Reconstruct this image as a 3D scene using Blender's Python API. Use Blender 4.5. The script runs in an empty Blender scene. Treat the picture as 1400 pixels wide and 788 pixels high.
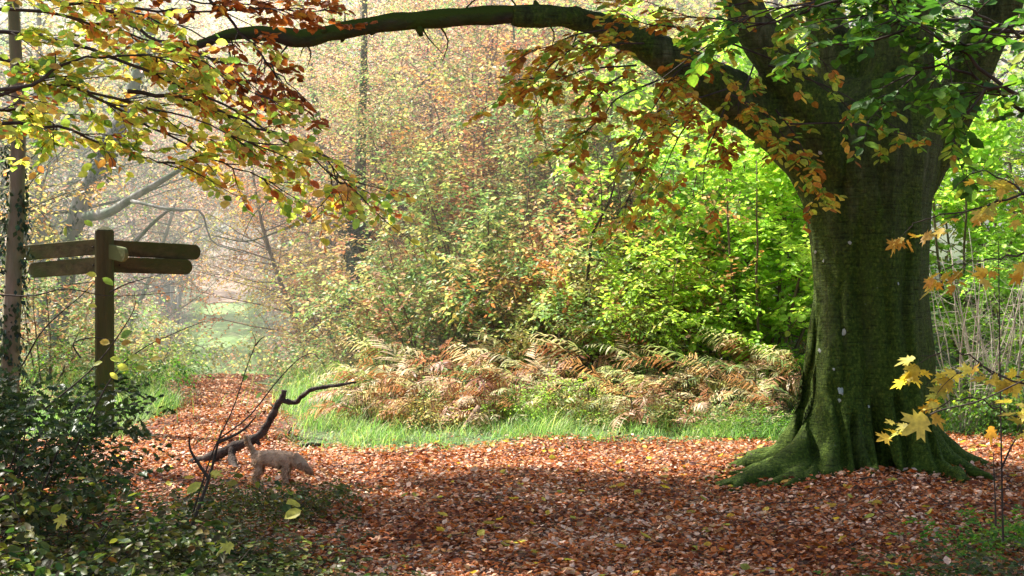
import bpy, math, random
import numpy as np
from mathutils import Vector, Matrix
from mathutils.bvhtree import BVHTree
from mathutils import noise as mnoise

random.seed(7)
rng = np.random.default_rng(7)
PI = math.pi
sc = bpy.context.scene
col = sc.collection
CAMH = 1.6
F = 1944.0


def P(px, py, d):
    """world point seen at photo pixel (px,py) at distance d"""
    return Vector(((px - 700) / F * d, d, CAMH + (385 - py) / F * d))


# ------------------------------------------------------------------ helpers
def link(o, parent=None):
    col.objects.link(o)
    if parent is not None:
        o.parent = parent
    return o


def tag(o, label=None, cat=None, group=None, kind=None):
    if label: o['label'] = label
    if cat: o['category'] = cat
    if group: o['group'] = group
    if kind: o['kind'] = kind
    return o


def empty(name, loc=(0, 0, 0), rz=0.0, label=None, cat=None, group=None):
    o = bpy.data.objects.new(name, None)
    o.empty_display_size = 0.2
    link(o)
    o.location = loc
    o.rotation_euler = (0, 0, rz)
    return tag(o, label, cat, group)


def raw_mesh(name, verts, loops, totals, attrs=None, smooth=True):
    me = bpy.data.meshes.new(name)
    verts = np.asarray(verts, dtype=np.float32)
    loops = np.asarray(loops, dtype=np.int32)
    totals = np.asarray(totals, dtype=np.int32)
    starts = np.concatenate(([0], np.cumsum(totals)[:-1])).astype(np.int32)
    me.vertices.add(len(verts)); me.vertices.foreach_set('co', verts.ravel())
    me.loops.add(len(loops)); me.loops.foreach_set('vertex_index', loops)
    me.polygons.add(len(totals)); me.polygons.foreach_set('loop_start', starts)
    me.polygons.foreach_set('use_smooth', np.full(len(totals), smooth, dtype=bool))
    me.update(calc_edges=True)
    if attrs:
        for k, v in attrs.items():
            a = me.attributes.new(k, 'FLOAT', 'POINT')
            a.data.foreach_set('value', np.asarray(v, dtype=np.float32))
    return me


def mesh_obj(name, me, mat, parent=None, loc=None):
    o = bpy.data.objects.new(name, me)
    if mat is not None and len(me.materials) == 0:
        me.materials.append(mat)
    link(o, parent)
    if loc is not None: o.location = loc
    return o


class MB:
    """collects tubes and boxes, builds one mesh"""
    def __init__(s):
        s.v = []; s.l = []; s.t = []

    def face(s, idx):
        s.l.extend(idx); s.t.append(len(idx))

    def tube(s, pts, rad, n=8, cap=True, wob=0.0):
        pts = [Vector(p) for p in pts]
        if not hasattr(rad, '__len__'): rad = [rad] * len(pts)
        base = len(s.v)
        ref = None
        m = len(pts)
        for i, p in enumerate(pts):
            d = (pts[min(i + 1, m - 1)] - pts[max(i - 1, 0)])
            if d.length < 1e-9: d = Vector((0, 0, 1))
            d.normalize()
            if ref is None:
                ref = Vector((0, 0, 1)) if abs(d.z) < 0.8 else Vector((0, 1, 0))
            a = ref - d * ref.dot(d)
            if a.length < 1e-6: a = d.orthogonal()
            a.normalize(); ref = a
            b = d.cross(a)
            for k in range(n):
                t = 2 * PI * k / n
                r = rad[i] * (1 + (random.uniform(-wob, wob) if wob else 0))
                q = p + (a * math.cos(t) + b * math.sin(t)) * r
                s.v.append((q.x, q.y, q.z))
        for i in range(m - 1):
            for k in range(n):
                a0 = base + i * n + k; a1 = base + i * n + (k + 1) % n
                s.face((a0, a1, a1 + n, a0 + n))
        if cap:
            s.face([base + k for k in range(n)][::-1])
            s.face([base + (m - 1) * n + k for k in range(n)])

    def poly(s, vs, fs):
        b = len(s.v)
        s.v.extend([tuple(v) for v in vs])
        for f in fs: s.face([b + i for i in f])

    def mesh(s, name, smooth=True):
        return raw_mesh(name, s.v, s.l, s.t, smooth=smooth)

    def build(s, name, mat, parent=None, smooth=True, loc=None):
        return mesh_obj(name, s.mesh(name, smooth), mat, parent, loc)


def curve(pts, n):
    """Catmull-Rom through pts"""
    pts = [Vector(p) for p in pts]
    if len(pts) < 3:
        return [pts[0].lerp(pts[-1], i / n) for i in range(n + 1)]
    e = [pts[0] * 2 - pts[1]] + pts + [pts[-1] * 2 - pts[-2]]
    out = []
    segs = len(pts) - 1
    for i in range(n + 1):
        u = i / n * segs
        k = min(int(u), segs - 1); t = u - k
        p0, p1, p2, p3 = e[k:k + 4]
        out.append(0.5 * ((2 * p1) + (p2 - p0) * t + (2 * p0 - 5 * p1 + 4 * p2 - p3) * t * t + (3 * p1 - p0 - 3 * p2 + p3) * t ** 3))
    return out


def lerps(vals, n):
    return list(np.interp(np.linspace(0, len(vals) - 1, n), range(len(vals)), vals))


# ------------------------------------------------------------------ leaf templates: u along, v across, w up
def t_beech():
    us = [0.0, 0.22, 0.5, 0.78, 1.0]
    ws = [0.0, 0.28, 0.36, 0.25, 0.0]
    v = [(0, 0, 0)]
    for u, w in zip(us[1:4], ws[1:4]):
        v += [(u, 0, -0.05 - 0.10 * math.sin(u * PI) * 0.5), (u, w, 0.05), (u, -w, 0.05)]
    v.append((1, 0, -0.08))
    f = [(0, 1, 2), (0, 3, 1), (1, 4, 5, 2), (3, 6, 4, 1), (4, 7, 8, 5), (6, 9, 7, 4), (7, 10, 8), (9, 10, 7)]
    return np.array(v), f


def t_simple():
    v = [(0, 0, 0), (0.45, 0.30, 0.06), (1, 0, -0.06), (0.45, -0.30, 0.06), (0.5, 0, -0.05)]
    f = [(0, 4, 1), (4, 2, 1), (0, 3, 4), (3, 2, 4)]
    return np.array(v), f


def t_quad():
    v = [(0, 0, 0), (0.5, 0.34, 0.05), (1, 0, -0.08), (0.5, -0.34, 0.05)]
    f = [(0, 2, 1), (0, 3, 2)]
    return np.array(v), f


def t_curl():
    # fallen leaf, curled strongly
    v = [(0, 0, 0.02)]
    for u, w, c, m in ((0.25, 0.26, 0.14, 0.0), (0.55, 0.33, 0.2, -0.02), (0.82, 0.2, 0.2, 0.06)):
        v += [(u, 0, m), (u, w, c), (u, -w * 0.9, c * 0.6)]
    v.append((1, 0, 0.22))
    f = [(0, 1, 2), (0, 3, 1), (1, 4, 5, 2), (3, 6, 4, 1), (4, 7, 8, 5), (6, 9, 7, 4), (7, 10, 8), (9, 10, 7)]
    return np.array(v), f


def t_maple():
    lobes = [(-2.35, .42), (-2.0, .30), (-1.75, .55), (-1.35, .34), (-1.05, .82), (-.85, .62), (-.62, .80), (-.45, .42),
             (-.16, .80), (0, 1.05), (.16, .80), (.45, .42), (.62, .80), (.85, .62), (1.05, .82), (1.35, .34), (1.75, .55), (2.0, .30), (2.35, .42)]
    c = 0.42
    v = [(c * 0.9, 0, -0.03), (0.14, 0, 0.0)]
    for a, r in lobes:
        r *= 0.62
        v.append((c * 0.9 + r * math.cos(a), r * math.sin(a) * 1.05, 0.10 * r + 0.10 * abs(math.sin(a * 3)) * r - 0.12 * max(0, math.cos(a)) * r))
    n = len(lobes)
    f = [(0, 2 + i, 3 + i) for i in range(n - 1)] + [(0, n + 1, 1), (0, 1, 2)]
    return np.array(v), f


def t_holly():
    v = [(0, 0, 0)]
    ol = [(0.1, .12), (0.2, .30), (0.3, .16), (0.45, .36), (0.55, .18), (0.7, .30), (0.8, .12)]
    for u, w in ol: v.append((u, w, .12 * w / .3))
    v.append((1, 0, -0.05))
    for u, w in ol[::-1]: v.append((u, -w, .12 * w / .3))
    m = len(v); v.append((0.5, 0, -0.06))
    f = [(m, (i + 1) % m, i) for i in range(m)]
    return np.array(v), f


def t_pinna():
    v = [(0, .035, 0), (0, -.035, 0), (.35, .07, .02), (.35, -.07, .02), (.75, .038, -.05), (.75, -.038, -.05), (1, 0, -.16)]
    return np.array(v), [(0, 1, 3, 2), (2, 3, 5, 4), (4, 5, 6)]


TP = t_pinna()
TB, TS, TQ, TC, TM, TH = t_beech(), t_simple(), t_quad(), t_curl(), t_maple(), t_holly()


def leaves_mesh(name, pts, dirs, nors, size, rnd, tmpl=TS, val=None, curl=None):
    pts = np.asarray(pts, float); n = len(pts)
    D = np.asarray(dirs, float); D /= (np.linalg.norm(D, axis=1, keepdims=True) + 1e-9)
    N = np.asarray(nors, float)
    T = np.cross(N, D); T /= (np.linalg.norm(T, axis=1, keepdims=True) + 1e-9)
    N = np.cross(D, T)
    size = np.broadcast_to(np.asarray(size, float), (n,))
    tv, tf = tmpl
    k = len(tv)
    cu = np.ones(n) if curl is None else curl
    asp = rng.uniform(0.8, 1.15, n)
    V = (pts[:, None, :] + size[:, None, None] * (tv[None, :, 0, None] * D[:, None, :]
         + (tv[None, :, 1] * asp[:, None])[:, :, None] * T[:, None, :]
         + (tv[None, :, 2] * cu[:, None])[:, :, None] * N[:, None, :])).reshape(-1, 3)
    loops1 = np.concatenate([np.array(f) for f in tf]); tot1 = np.array([len(f) for f in tf])
    loops = (loops1[None, :] + (np.arange(n) * k)[:, None]).ravel()
    tot = np.tile(tot1, n)
    if val is None: val = rng.uniform(0.65, 1.35, n)
    return raw_mesh(name, V, loops, tot, {'rnd': np.repeat(rnd, k), 'val': np.repeat(val, k)})


# ------------------------------------------------------------------ materials
def newmat(name):
    m = bpy.data.materials.new(name); m.use_nodes = True
    nt = m.node_tree; nt.nodes.clear()
    out = nt.nodes.new('ShaderNodeOutputMaterial')
    return m, nt, out


def N_(nt, typ, **kw):
    n = nt.nodes.new(typ)
    for k, v in kw.items(): setattr(n, k, v)
    return n


def ramp(nt, stops, interp='LINEAR'):
    r = nt.nodes.new('ShaderNodeValToRGB')
    cr = r.color_ramp; cr.interpolation = interp
    while len(cr.elements) < len(stops): cr.elements.new(0.5)
    for e, (p, c) in zip(cr.elements, stops):
        e.position = p; e.color = (c[0], c[1], c[2], 1)
    return r


def leafmat(name, cols, trans=0.45, rough=0.5, tboost=1.5, spec=0.35, tb=.6, patch=1.0):
    m, nt, out = newmat(name)
    L = nt.links
    a = N_(nt, 'ShaderNodeAttribute', attribute_name='rnd')
    v = N_(nt, 'ShaderNodeAttribute', attribute_name='val')
    oi = N_(nt, 'ShaderNodeObjectInfo')
    # a colour patch drifts through the crown so leaves come in clumps of one colour
    geo = N_(nt, 'ShaderNodeNewGeometry')
    no = N_(nt, 'ShaderNodeTexNoise'); no.inputs['Scale'].default_value = 0.9; no.inputs['Detail'].default_value = 2
    L.new(geo.outputs['Position'], no.inputs['Vector'])
    mm = N_(nt, 'ShaderNodeMath', operation='MULTIPLY_ADD'); mm.inputs[1].default_value = patch; mm.inputs[2].default_value = -0.5 * patch
    L.new(no.outputs['Fac'], mm.inputs[0])
    ad = N_(nt, 'ShaderNodeMath', operation='ADD', use_clamp=True)
    L.new(a.outputs['Fac'], ad.inputs[0]); L.new(mm.outputs[0], ad.inputs[1])
    n = len(cols)
    r = ramp(nt, [((i + .5) / n, c) for i, c in enumerate(cols)])
    L.new(ad.outputs[0], r.inputs['Fac'])
    hs = N_(nt, 'ShaderNodeHueSaturation')
    L.new(r.outputs['Color'], hs.inputs['Color']); L.new(v.outputs['Fac'], hs.inputs['Value'])
    hm = N_(nt, 'ShaderNodeMath', operation='MULTIPLY_ADD'); hm.inputs[1].default_value = 0.03; hm.inputs[2].default_value = 0.485
    L.new(oi.outputs['Random'], hm.inputs[0]); L.new(hm.outputs[0], hs.inputs['Hue'])
    # fine mottling
    n2 = N_(nt, 'ShaderNodeTexNoise'); n2.inputs['Scale'].default_value = 60; n2.inputs['Detail'].default_value = 3
    L.new(geo.outputs['Position'], n2.inputs['Vector'])
    mr = N_(nt, 'ShaderNodeMapRange'); mr.inputs['From Min'].default_value = .3; mr.inputs['From Max'].default_value = .7
    mr.inputs['To Min'].default_value = 0.72; mr.inputs['To Max'].default_value = 1.2
    L.new(n2.outputs['Fac'], mr.inputs['Value'])
    mx = N_(nt, 'ShaderNodeVectorMath', operation='SCALE')
    L.new(hs.outputs['Color'], mx.inputs[0]); L.new(mr.outputs['Result'], mx.inputs['Scale'])
    pb = N_(nt, 'ShaderNodeBsdfPrincipled')
    pb.inputs['Roughness'].default_value = rough
    pb.inputs['Specular IOR Level'].default_value = spec
    L.new(mx.outputs[0], pb.inputs['Base Color'])
    tr = N_(nt, 'ShaderNodeBsdfTranslucent')
    sc2 = N_(nt, 'ShaderNodeVectorMath', operation='MULTIPLY'); sc2.inputs[1].default_value = (tboost, tboost * 1.02, tboost * tb)
    L.new(mx.outputs[0], sc2.inputs[0]); L.new(sc2.outputs[0], tr.inputs['Color'])
    ms = N_(nt, 'ShaderNodeMixShader'); ms.inputs[0].default_value = trans
    L.new(pb.outputs[0], ms.inputs[1]); L.new(tr.outputs[0], ms.inputs[2])
    L.new(ms.outputs[0], out.inputs['Surface'])
    return m


def woodmat(name, c1, c2, c3=None, scale=6.0, stretch=(1, 1, .2), bump=0.4, dist=0.02, rough=0.85, moss_up=False):
    m, nt, out = newmat(name); L = nt.links
    tc = N_(nt, 'ShaderNodeTexCoord'); mp = N_(nt, 'ShaderNodeMapping')
    mp.inputs['Scale'].default_value = stretch
    L.new(tc.outputs['Object'], mp.inputs['Vector'])
    n1 = N_(nt, 'ShaderNodeTexNoise'); n1.inputs['Scale'].default_value = scale; n1.inputs['Detail'].default_value = 8; n1.inputs['Roughness'].default_value = .65
    L.new(mp.outputs[0], n1.inputs['Vector'])
    r = ramp(nt, [(.33, c1), (.66, c2)])
    L.new(n1.outputs['Fac'], r.inputs['Fac'])
    colr = r.outputs['Color']
    if c3:
        n3 = N_(nt, 'ShaderNodeTexNoise'); n3.inputs['Scale'].default_value = scale * .35; n3.inputs['Detail'].default_value = 5
        L.new(mp.outputs[0], n3.inputs['Vector'])
        rr = ramp(nt, [(.42, (0, 0, 0)), (.58, (1, 1, 1))])
        L.new(n3.outputs['Fac'], rr.inputs['Fac'])
        mx = N_(nt, 'ShaderNodeMix', data_type='RGBA')
        fac = rr.outputs['Color']
        if moss_up:
            g = N_(nt, 'ShaderNodeNewGeometry'); sx = N_(nt, 'ShaderNodeSeparateXYZ')
            L.new(g.outputs['Normal'], sx.inputs[0])
            ma = N_(nt, 'ShaderNodeMath', operation='MULTIPLY_ADD', use_clamp=True); ma.inputs[1].default_value = 1.2; ma.inputs[2].default_value = 0.1
            L.new(sx.outputs['Z'], ma.inputs[0])
            mb_ = N_(nt, 'ShaderNodeMath', operation='ADD', use_clamp=True)
            L.new(ma.outputs[0], mb_.inputs[0]); L.new(rr.outputs['Color'], mb_.inputs[1])
            fac = mb_.outputs[0]
        L.new(fac, mx.inputs[0]); L.new(colr, mx.inputs[6]); mx.inputs[7].default_value = (*c3, 1)
        colr = mx.outputs[2]
    n2 = N_(nt, 'ShaderNodeTexNoise'); n2.inputs['Scale'].default_value = scale * 4; n2.inputs['Detail'].default_value = 6
    L.new(mp.outputs[0], n2.inputs['Vector'])
    bp = N_(nt, 'ShaderNodeBump'); bp.inputs['Strength'].default_value = bump; bp.inputs['Distance'].default_value = dist
    am = N_(nt, 'ShaderNodeMath', operation='ADD'); L.new(n1.outputs['Fac'], am.inputs[0]); L.new(n2.outputs['Fac'], am.inputs[1])
    L.new(am.outputs[0], bp.inputs['Height'])
    pb = N_(nt, 'ShaderNodeBsdfPrincipled'); pb.inputs['Roughness'].default_value = rough; pb.inputs['Specular IOR Level'].default_value = .2
    L.new(colr, pb.inputs['Base Color']); L.new(bp.outputs[0], pb.inputs['Normal'])
    L.new(pb.outputs[0], out.inputs['Surface'])
    return m


COP, ORA, GOL, YGR, GRN = (.30, .075, .022), (.50, .19, .04), (.62, .42, .06), (.36, .42, .05), (.11, .26, .03)
M = {}
M['beech_mix'] = leafmat('beech leaves', [(.4, .11, .035), (.46, .14, .04), (.6, .26, .06), (.68, .46, .09), (.46, .5, .08), (.4, .48, .08), (.18, .34, .05)], trans=.5, tboost=1.5)
M['spray_mix'] = leafmat('overhanging leaves', [(.5, .16, .05), (.64, .33, .1), (.72, .55, .14), (.6, .62, .14), (.48, .58, .12), (.32, .5, .1), (.2, .4, .09), (.14, .3, .07)], trans=.6, tboost=1.6)
M['copper'] = leafmat('copper leaves', [(.2, .05, .018), COP, COP, (.42, .11, .03), ORA, (.5, .3, .06)])
M['canopy'] = leafmat('canopy leaves', [COP, ORA, GRN, GRN, YGR], trans=.3, tboost=1.2)
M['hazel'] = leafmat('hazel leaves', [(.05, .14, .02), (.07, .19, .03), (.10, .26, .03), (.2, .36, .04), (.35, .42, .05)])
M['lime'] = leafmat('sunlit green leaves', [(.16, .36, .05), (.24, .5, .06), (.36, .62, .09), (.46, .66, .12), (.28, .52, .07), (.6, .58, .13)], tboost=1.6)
M['thicket'] = leafmat('thicket leaves', [(.46, .18, .12), (.58, .33, .2), (.62, .5, .24), (.36, .46, .16), (.2, .36, .14), (.15, .29, .1), (.5, .3, .2)], tboost=1.4, tb=.8, patch=2.4)
M['mist_green'] = leafmat('haze tinted green leaves', [(.2, .36, .2), (.28, .46, .24), (.4, .54, .3), (.55, .58, .36)], tb=1.0)  # bluish pallor of the haze is put into the leaf colour
M['russet'] = leafmat('russet leaves', [(.45, .14, .08), (.58, .24, .13), (.66, .38, .2), (.66, .52, .22), (.4, .42, .12)], patch=2.4)
M['pinky'] = leafmat('pale brown leaves', [(.42, .17, .12), (.56, .3, .23), (.62, .42, .33), (.62, .5, .3), (.46, .46, .24), (.4, .22, .17)], tb=.9, patch=2.4)
M['olive'] = leafmat('olive leaves', [(.16, .3, .1), (.25, .4, .13), (.38, .48, .16), (.55, .54, .2), (.55, .38, .18)], tb=.8, patch=2.4)
M['golden'] = leafmat('golden leaves', [(.6, .32, .12), (.66, .46, .17), (.6, .52, .18), (.42, .46, .16), (.5, .26, .14)], tb=.75, patch=2.4)
M['maple'] = leafmat('yellow maple leaves', [(.6, .33, .05), (.68, .5, .08), (.68, .55, .12), (.5, .5, .09)], tboost=1.3)
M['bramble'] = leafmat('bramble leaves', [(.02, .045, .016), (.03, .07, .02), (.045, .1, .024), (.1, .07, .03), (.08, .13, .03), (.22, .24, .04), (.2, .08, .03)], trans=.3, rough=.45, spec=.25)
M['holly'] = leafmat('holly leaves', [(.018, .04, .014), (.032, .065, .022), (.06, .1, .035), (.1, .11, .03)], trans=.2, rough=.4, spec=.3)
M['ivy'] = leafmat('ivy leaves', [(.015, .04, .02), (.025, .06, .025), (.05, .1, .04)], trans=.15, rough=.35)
M['litter'] = leafmat('fallen leaves', [(.15, .04, .014), (.34, .095, .026), (.54, .17, .045), (.64, .25, .08), (.46, .13, .03), (.84, .5, .31), (.88, .64, .48)], trans=.22, rough=.48, spec=.2, tboost=1.15)
M['bracken'] = leafmat('bracken fronds', [(.2, .08, .04), (.36, .16, .08), (.5, .26, .15), (.6, .42, .26), (.68, .58, .38), (.44, .46, .2), (.24, .34, .1)], trans=.35, tb=.8)
M['fern'] = leafmat('green fern fronds', [(.1, .22, .06), (.2, .34, .1), (.4, .45, .2)], trans=.35)
M['grass'] = leafmat('grass blades', [(.16, .34, .08), (.26, .46, .12), (.38, .56, .17), (.6, .62, .3)], trans=.4, tboost=1.3)
def barkmat():
    m, nt, out = newmat('mossy beech bark'); L = nt.links
    tc = N_(nt, 'ShaderNodeTexCoord')
    def noise_(scale, st, det=8, rough=.65):
        mp = N_(nt, 'ShaderNodeMapping'); mp.inputs['Scale'].default_value = st
        L.new(tc.outputs['Object'], mp.inputs['Vector'])
        n = N_(nt, 'ShaderNodeTexNoise'); n.inputs['Scale'].default_value = scale; n.inputs['Detail'].default_value = det; n.inputs['Roughness'].default_value = rough
        L.new(mp.outputs[0], n.inputs['Vector']); return n.outputs['Fac']
    big = noise_(2.2, (1.5, 1.5, .5)); mid = noise_(7, (1.8, 1.8, .5)); fine = noise_(45, (1, 1, .8)); hor = noise_(9, (.5, .5, 5)); spots = noise_(16, (1, 1, 1), 4)
    base = ramp(nt, [(.34, (.02, .02, .011)), (.5, (.085, .09, .042)), (.66, (.22, .23, .12))]); L.new(mid, base.inputs['Fac'])
    moss = ramp(nt, [(.3, (.022, .04, .006)), (.52, (.07, .12, .012)), (.75, (.2, .27, .035))]); L.new(fine, moss.inputs['Fac'])
    f1 = ramp(nt, [(.38, (0, 0, 0)), (.56, (1, 1, 1))]); L.new(big, f1.inputs['Fac'])
    f2 = ramp(nt, [(.4, (.25, .25, .25)), (.6, (1, 1, 1))]); L.new(mid, f2.inputs['Fac'])
    fm = N_(nt, 'ShaderNodeMath', operation='MULTIPLY'); L.new(f1.outputs[0], fm.inputs[0]); L.new(f2.outputs[0], fm.inputs[1])
    # moss thickens towards the ground and roots
    sx = N_(nt, 'ShaderNodeSeparateXYZ'); L.new(tc.outputs['Object'], sx.inputs[0])
    mr = N_(nt, 'ShaderNodeMapRange'); mr.inputs['From Min'].default_value = 0; mr.inputs['From Max'].default_value = 3.6; mr.inputs['To Min'].default_value = .8; mr.inputs['To Max'].default_value = .18
    L.new(sx.outputs['Z'], mr.inputs['Value'])
    ad = N_(nt, 'ShaderNodeMath', operation='ADD', use_clamp=True); L.new(fm.outputs[0], ad.inputs[0]); L.new(mr.outputs[0], ad.inputs[1])
    mx = N_(nt, 'ShaderNodeMix', data_type='RGBA'); L.new(ad.outputs[0], mx.inputs[0]); L.new(base.outputs[0], mx.inputs[6]); L.new(moss.outputs[0], mx.inputs[7])
    # dark scars and wrinkles
    sc1 = ramp(nt, [(.33, (.3, .3, .3)), (.45, (1, 1, 1))]); L.new(hor, sc1.inputs['Fac'])
    m2 = N_(nt, 'ShaderNodeMix', data_type='RGBA', blend_type='MULTIPLY'); m2.inputs[0].default_value = .8
    L.new(mx.outputs[2], m2.inputs[6]); L.new(sc1.outputs[0], m2.inputs[7])
    sp = ramp(nt, [(.7, (0, 0, 0)), (.76, (1, 1, 1))]); L.new(spots, sp.inputs['Fac'])
    m3 = N_(nt, 'ShaderNodeMix', data_type='RGBA'); L.new(sp.outputs[0], m3.inputs[0]); L.new(m2.outputs[2], m3.inputs[6]); m3.inputs[7].default_value = (.2, .24, .15, 1)
    a1 = N_(nt, 'ShaderNodeMath', operation='ADD'); L.new(mid, a1.inputs[0]); L.new(hor, a1.inputs[1])
    a2 = N_(nt, 'ShaderNodeMath', operation='MULTIPLY_ADD'); L.new(fine, a2.inputs[0]); a2.inputs[1].default_value = .6; L.new(a1.outputs[0], a2.inputs[2])
    bp = N_(nt, 'ShaderNodeBump'); bp.inputs['Strength'].default_value = 1; bp.inputs['Distance'].default_value = .045; L.new(a2.outputs[0], bp.inputs['Height'])
    pb = N_(nt, 'ShaderNodeBsdfPrincipled'); pb.inputs['Roughness'].default_value = .85; pb.inputs['Specular IOR Level'].default_value = .2
    L.new(m3.outputs[2], pb.inputs['Base Color']); L.new(bp.outputs[0], pb.inputs['Normal']); L.new(pb.outputs[0], out.inputs['Surface'])
    return m


M['beechbark'] = barkmat()
M['bough'] = woodmat('mossy bough bark', (.02, .017, .012), (.07, .055, .04), (.05, .08, .008), scale=8, stretch=(.5, 1, 1), bump=.8, dist=.02, moss_up=True)
M['bark'] = woodmat('grey brown bark', (.05, .04, .03), (.16, .135, .1), (.06, .09, .03), scale=7, bump=.8)
M['twig'] = woodmat('twig bark', (.03, .022, .018), (.09, .07, .055), scale=12, bump=.3)
M['paletwig'] = woodmat('pale dead stem', (.3, .26, .2), (.5, .45, .36), scale=12, bump=.3)
M['greybark'] = woodmat('pale grey bark', (.16, .16, .15), (.34, .34, .32), (.12, .17, .11), scale=7, bump=.5)
M['stem'] = woodmat('brown hazel stem', (.09, .065, .045), (.24, .18, .13), scale=12, bump=.3)
M['midbark'] = woodmat('mid brown bark', (.16, .13, .09), (.38, .32, .23), (.14, .18, .08), scale=7, bump=.8)
M['deadwood'] = woodmat('dead branch wood', (.03, .022, .018), (.12, .09, .075), scale=14, stretch=(1, 1, 1), bump=.9)
M['signwood'] = woodmat('weathered oak', (.045, .04, .018), (.12, .11, .052), (.06, .085, .022), scale=9, stretch=(1, 1, .12), bump=.9, dist=.01)
M['armwood'] = woodmat('weathered oak board', (.045, .036, .016), (.12, .095, .045), (.06, .072, .02), scale=9, stretch=(.12, 1, 1), bump=.9, dist=.01)
M['litarm'] = woodmat('sunlit weathered board', (.16, .14, .07), (.3, .27, .15), (.13, .15, .06), scale=9, stretch=(.12, 1, 1), bump=.6, dist=.006)  # lighter oak tone stands in for sunlight on the short arm
M['fur'] = woodmat('sandy fur', (.26, .15, .09), (.62, .45, .32), scale=18, stretch=(1, 1, 1), bump=.6, dist=.006)
M['coat'] = leafmat('shaggy coat', [(.3, .18, .1), (.5, .34, .2), (.68, .5, .34), (.42, .27, .16)], trans=.15, tboost=1.0)
M['brownfur'] = woodmat('brown muzzle fur', (.16, .09, .05), (.34, .2, .12), scale=30, stretch=(1, 1, 1), bump=.6, dist=.006)
M['darkfur'] = woodmat('dark muzzle', (.02, .016, .013), (.05, .04, .03), scale=30, stretch=(1, 1, 1), bump=.3)
M['lichen'] = woodmat('pale lichen', (.38, .42, .36), (.6, .64, .56), scale=20, stretch=(1, 1, 1), bump=.6)
M['stump'] = woodmat('pale rotten wood', (.2, .13, .09), (.42, .3, .22), scale=9, bump=.9)

# ------------------------------------------------------------------ terrain
_py = np.array([-60, 0, 14, 18, 21, 24, 30, 38, 48, 63, 80, 110, 150, 220, 400])
_pz = np.array([0, 0, 0, .03, .1, 0, -.6, -1.12, -.75, .3, 1.6, 4.4, 8.5, 14, 20])
_yy = np.linspace(-60, 400, 1841)
_zz = np.interp(_yy, _py, _pz)
_k = np.exp(-np.linspace(-2, 2, 25) ** 2); _k /= _k.sum()
_zz = np.convolve(np.pad(_zz, 12, mode='edge'), _k, mode='valid')


def sstep(a, b, x):
    t = np.clip((x - a) / (b - a), 0, 1); return t * t * (3 - 2 * t)


def height(x, y):
    x = np.asarray(x, float); y = np.asarray(y, float)
    z = np.interp(y, _yy, _zz)
    t = x + 0.2 * y
    r = np.maximum(0, t - 2.2)
    l = np.maximum(0, -t - 2.0)
    z = z + sstep(16, 26, y) * (np.minimum(r * .16, 3.2)) + sstep(18, 34, y) * np.minimum(l * .22, 5)
    # mound round the beech
    z = z + 0.10 * np.exp(-((x - 3.0) ** 2 + (y - 12) ** 2) / 1.6)
    z = z + 0.03 * np.sin(x * 1.3 + y * .7) * np.cos(y * 1.1 - x * .4) + .012 * np.sin(x * 4.1) * np.sin(y * 3.3)
    return z


def H(x, y): return float(height(x, y))


def litter_mask(x, y):
    """1 on the leafy ground, 0 on the verge"""
    edge = 13.9 + .2 * np.sin(x * 1.1) + .12 * np.sin(x * 2.7 + 1) + .10 * np.sin(x * 6.3) + .06 * np.sin(x * 13.7) + np.where(x > 3.6, .9, 0)
    a = 1 - sstep(-.35, .45, y - edge)
    cx = -0.2 * y - .12 + .12 * np.sin(y * .8)
    w = .78 + .12 * np.sin(y * 1.7) + .25 * (1 - sstep(14, 17, y))
    b = (1 - sstep(w * .75, w * 1.1, np.abs(x - cx))) * (1 - sstep(23.5, 24.5, y))
    return np.maximum(a, b)


def grid_mesh(name, xs, ys, dz=0.0):
    X, Y = np.meshgrid(xs, ys)
    Z = height(X, Y) + dz
    V = np.stack([X, Y, Z], -1).reshape(-1, 3)
    nx, ny = len(xs), len(ys)
    i = np.arange(nx - 1); j = np.arange(ny - 1)
    I, J = np.meshgrid(i, j)
    a = (J * nx + I).ravel()
    loops = np.stack([a, a + 1, a + 1 + nx, a + nx], -1).ravel()
    lit = litter_mask(X, Y).ravel()
    return raw_mesh(name, V, loops, np.full(len(a), 4), {'lit': lit})


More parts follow.
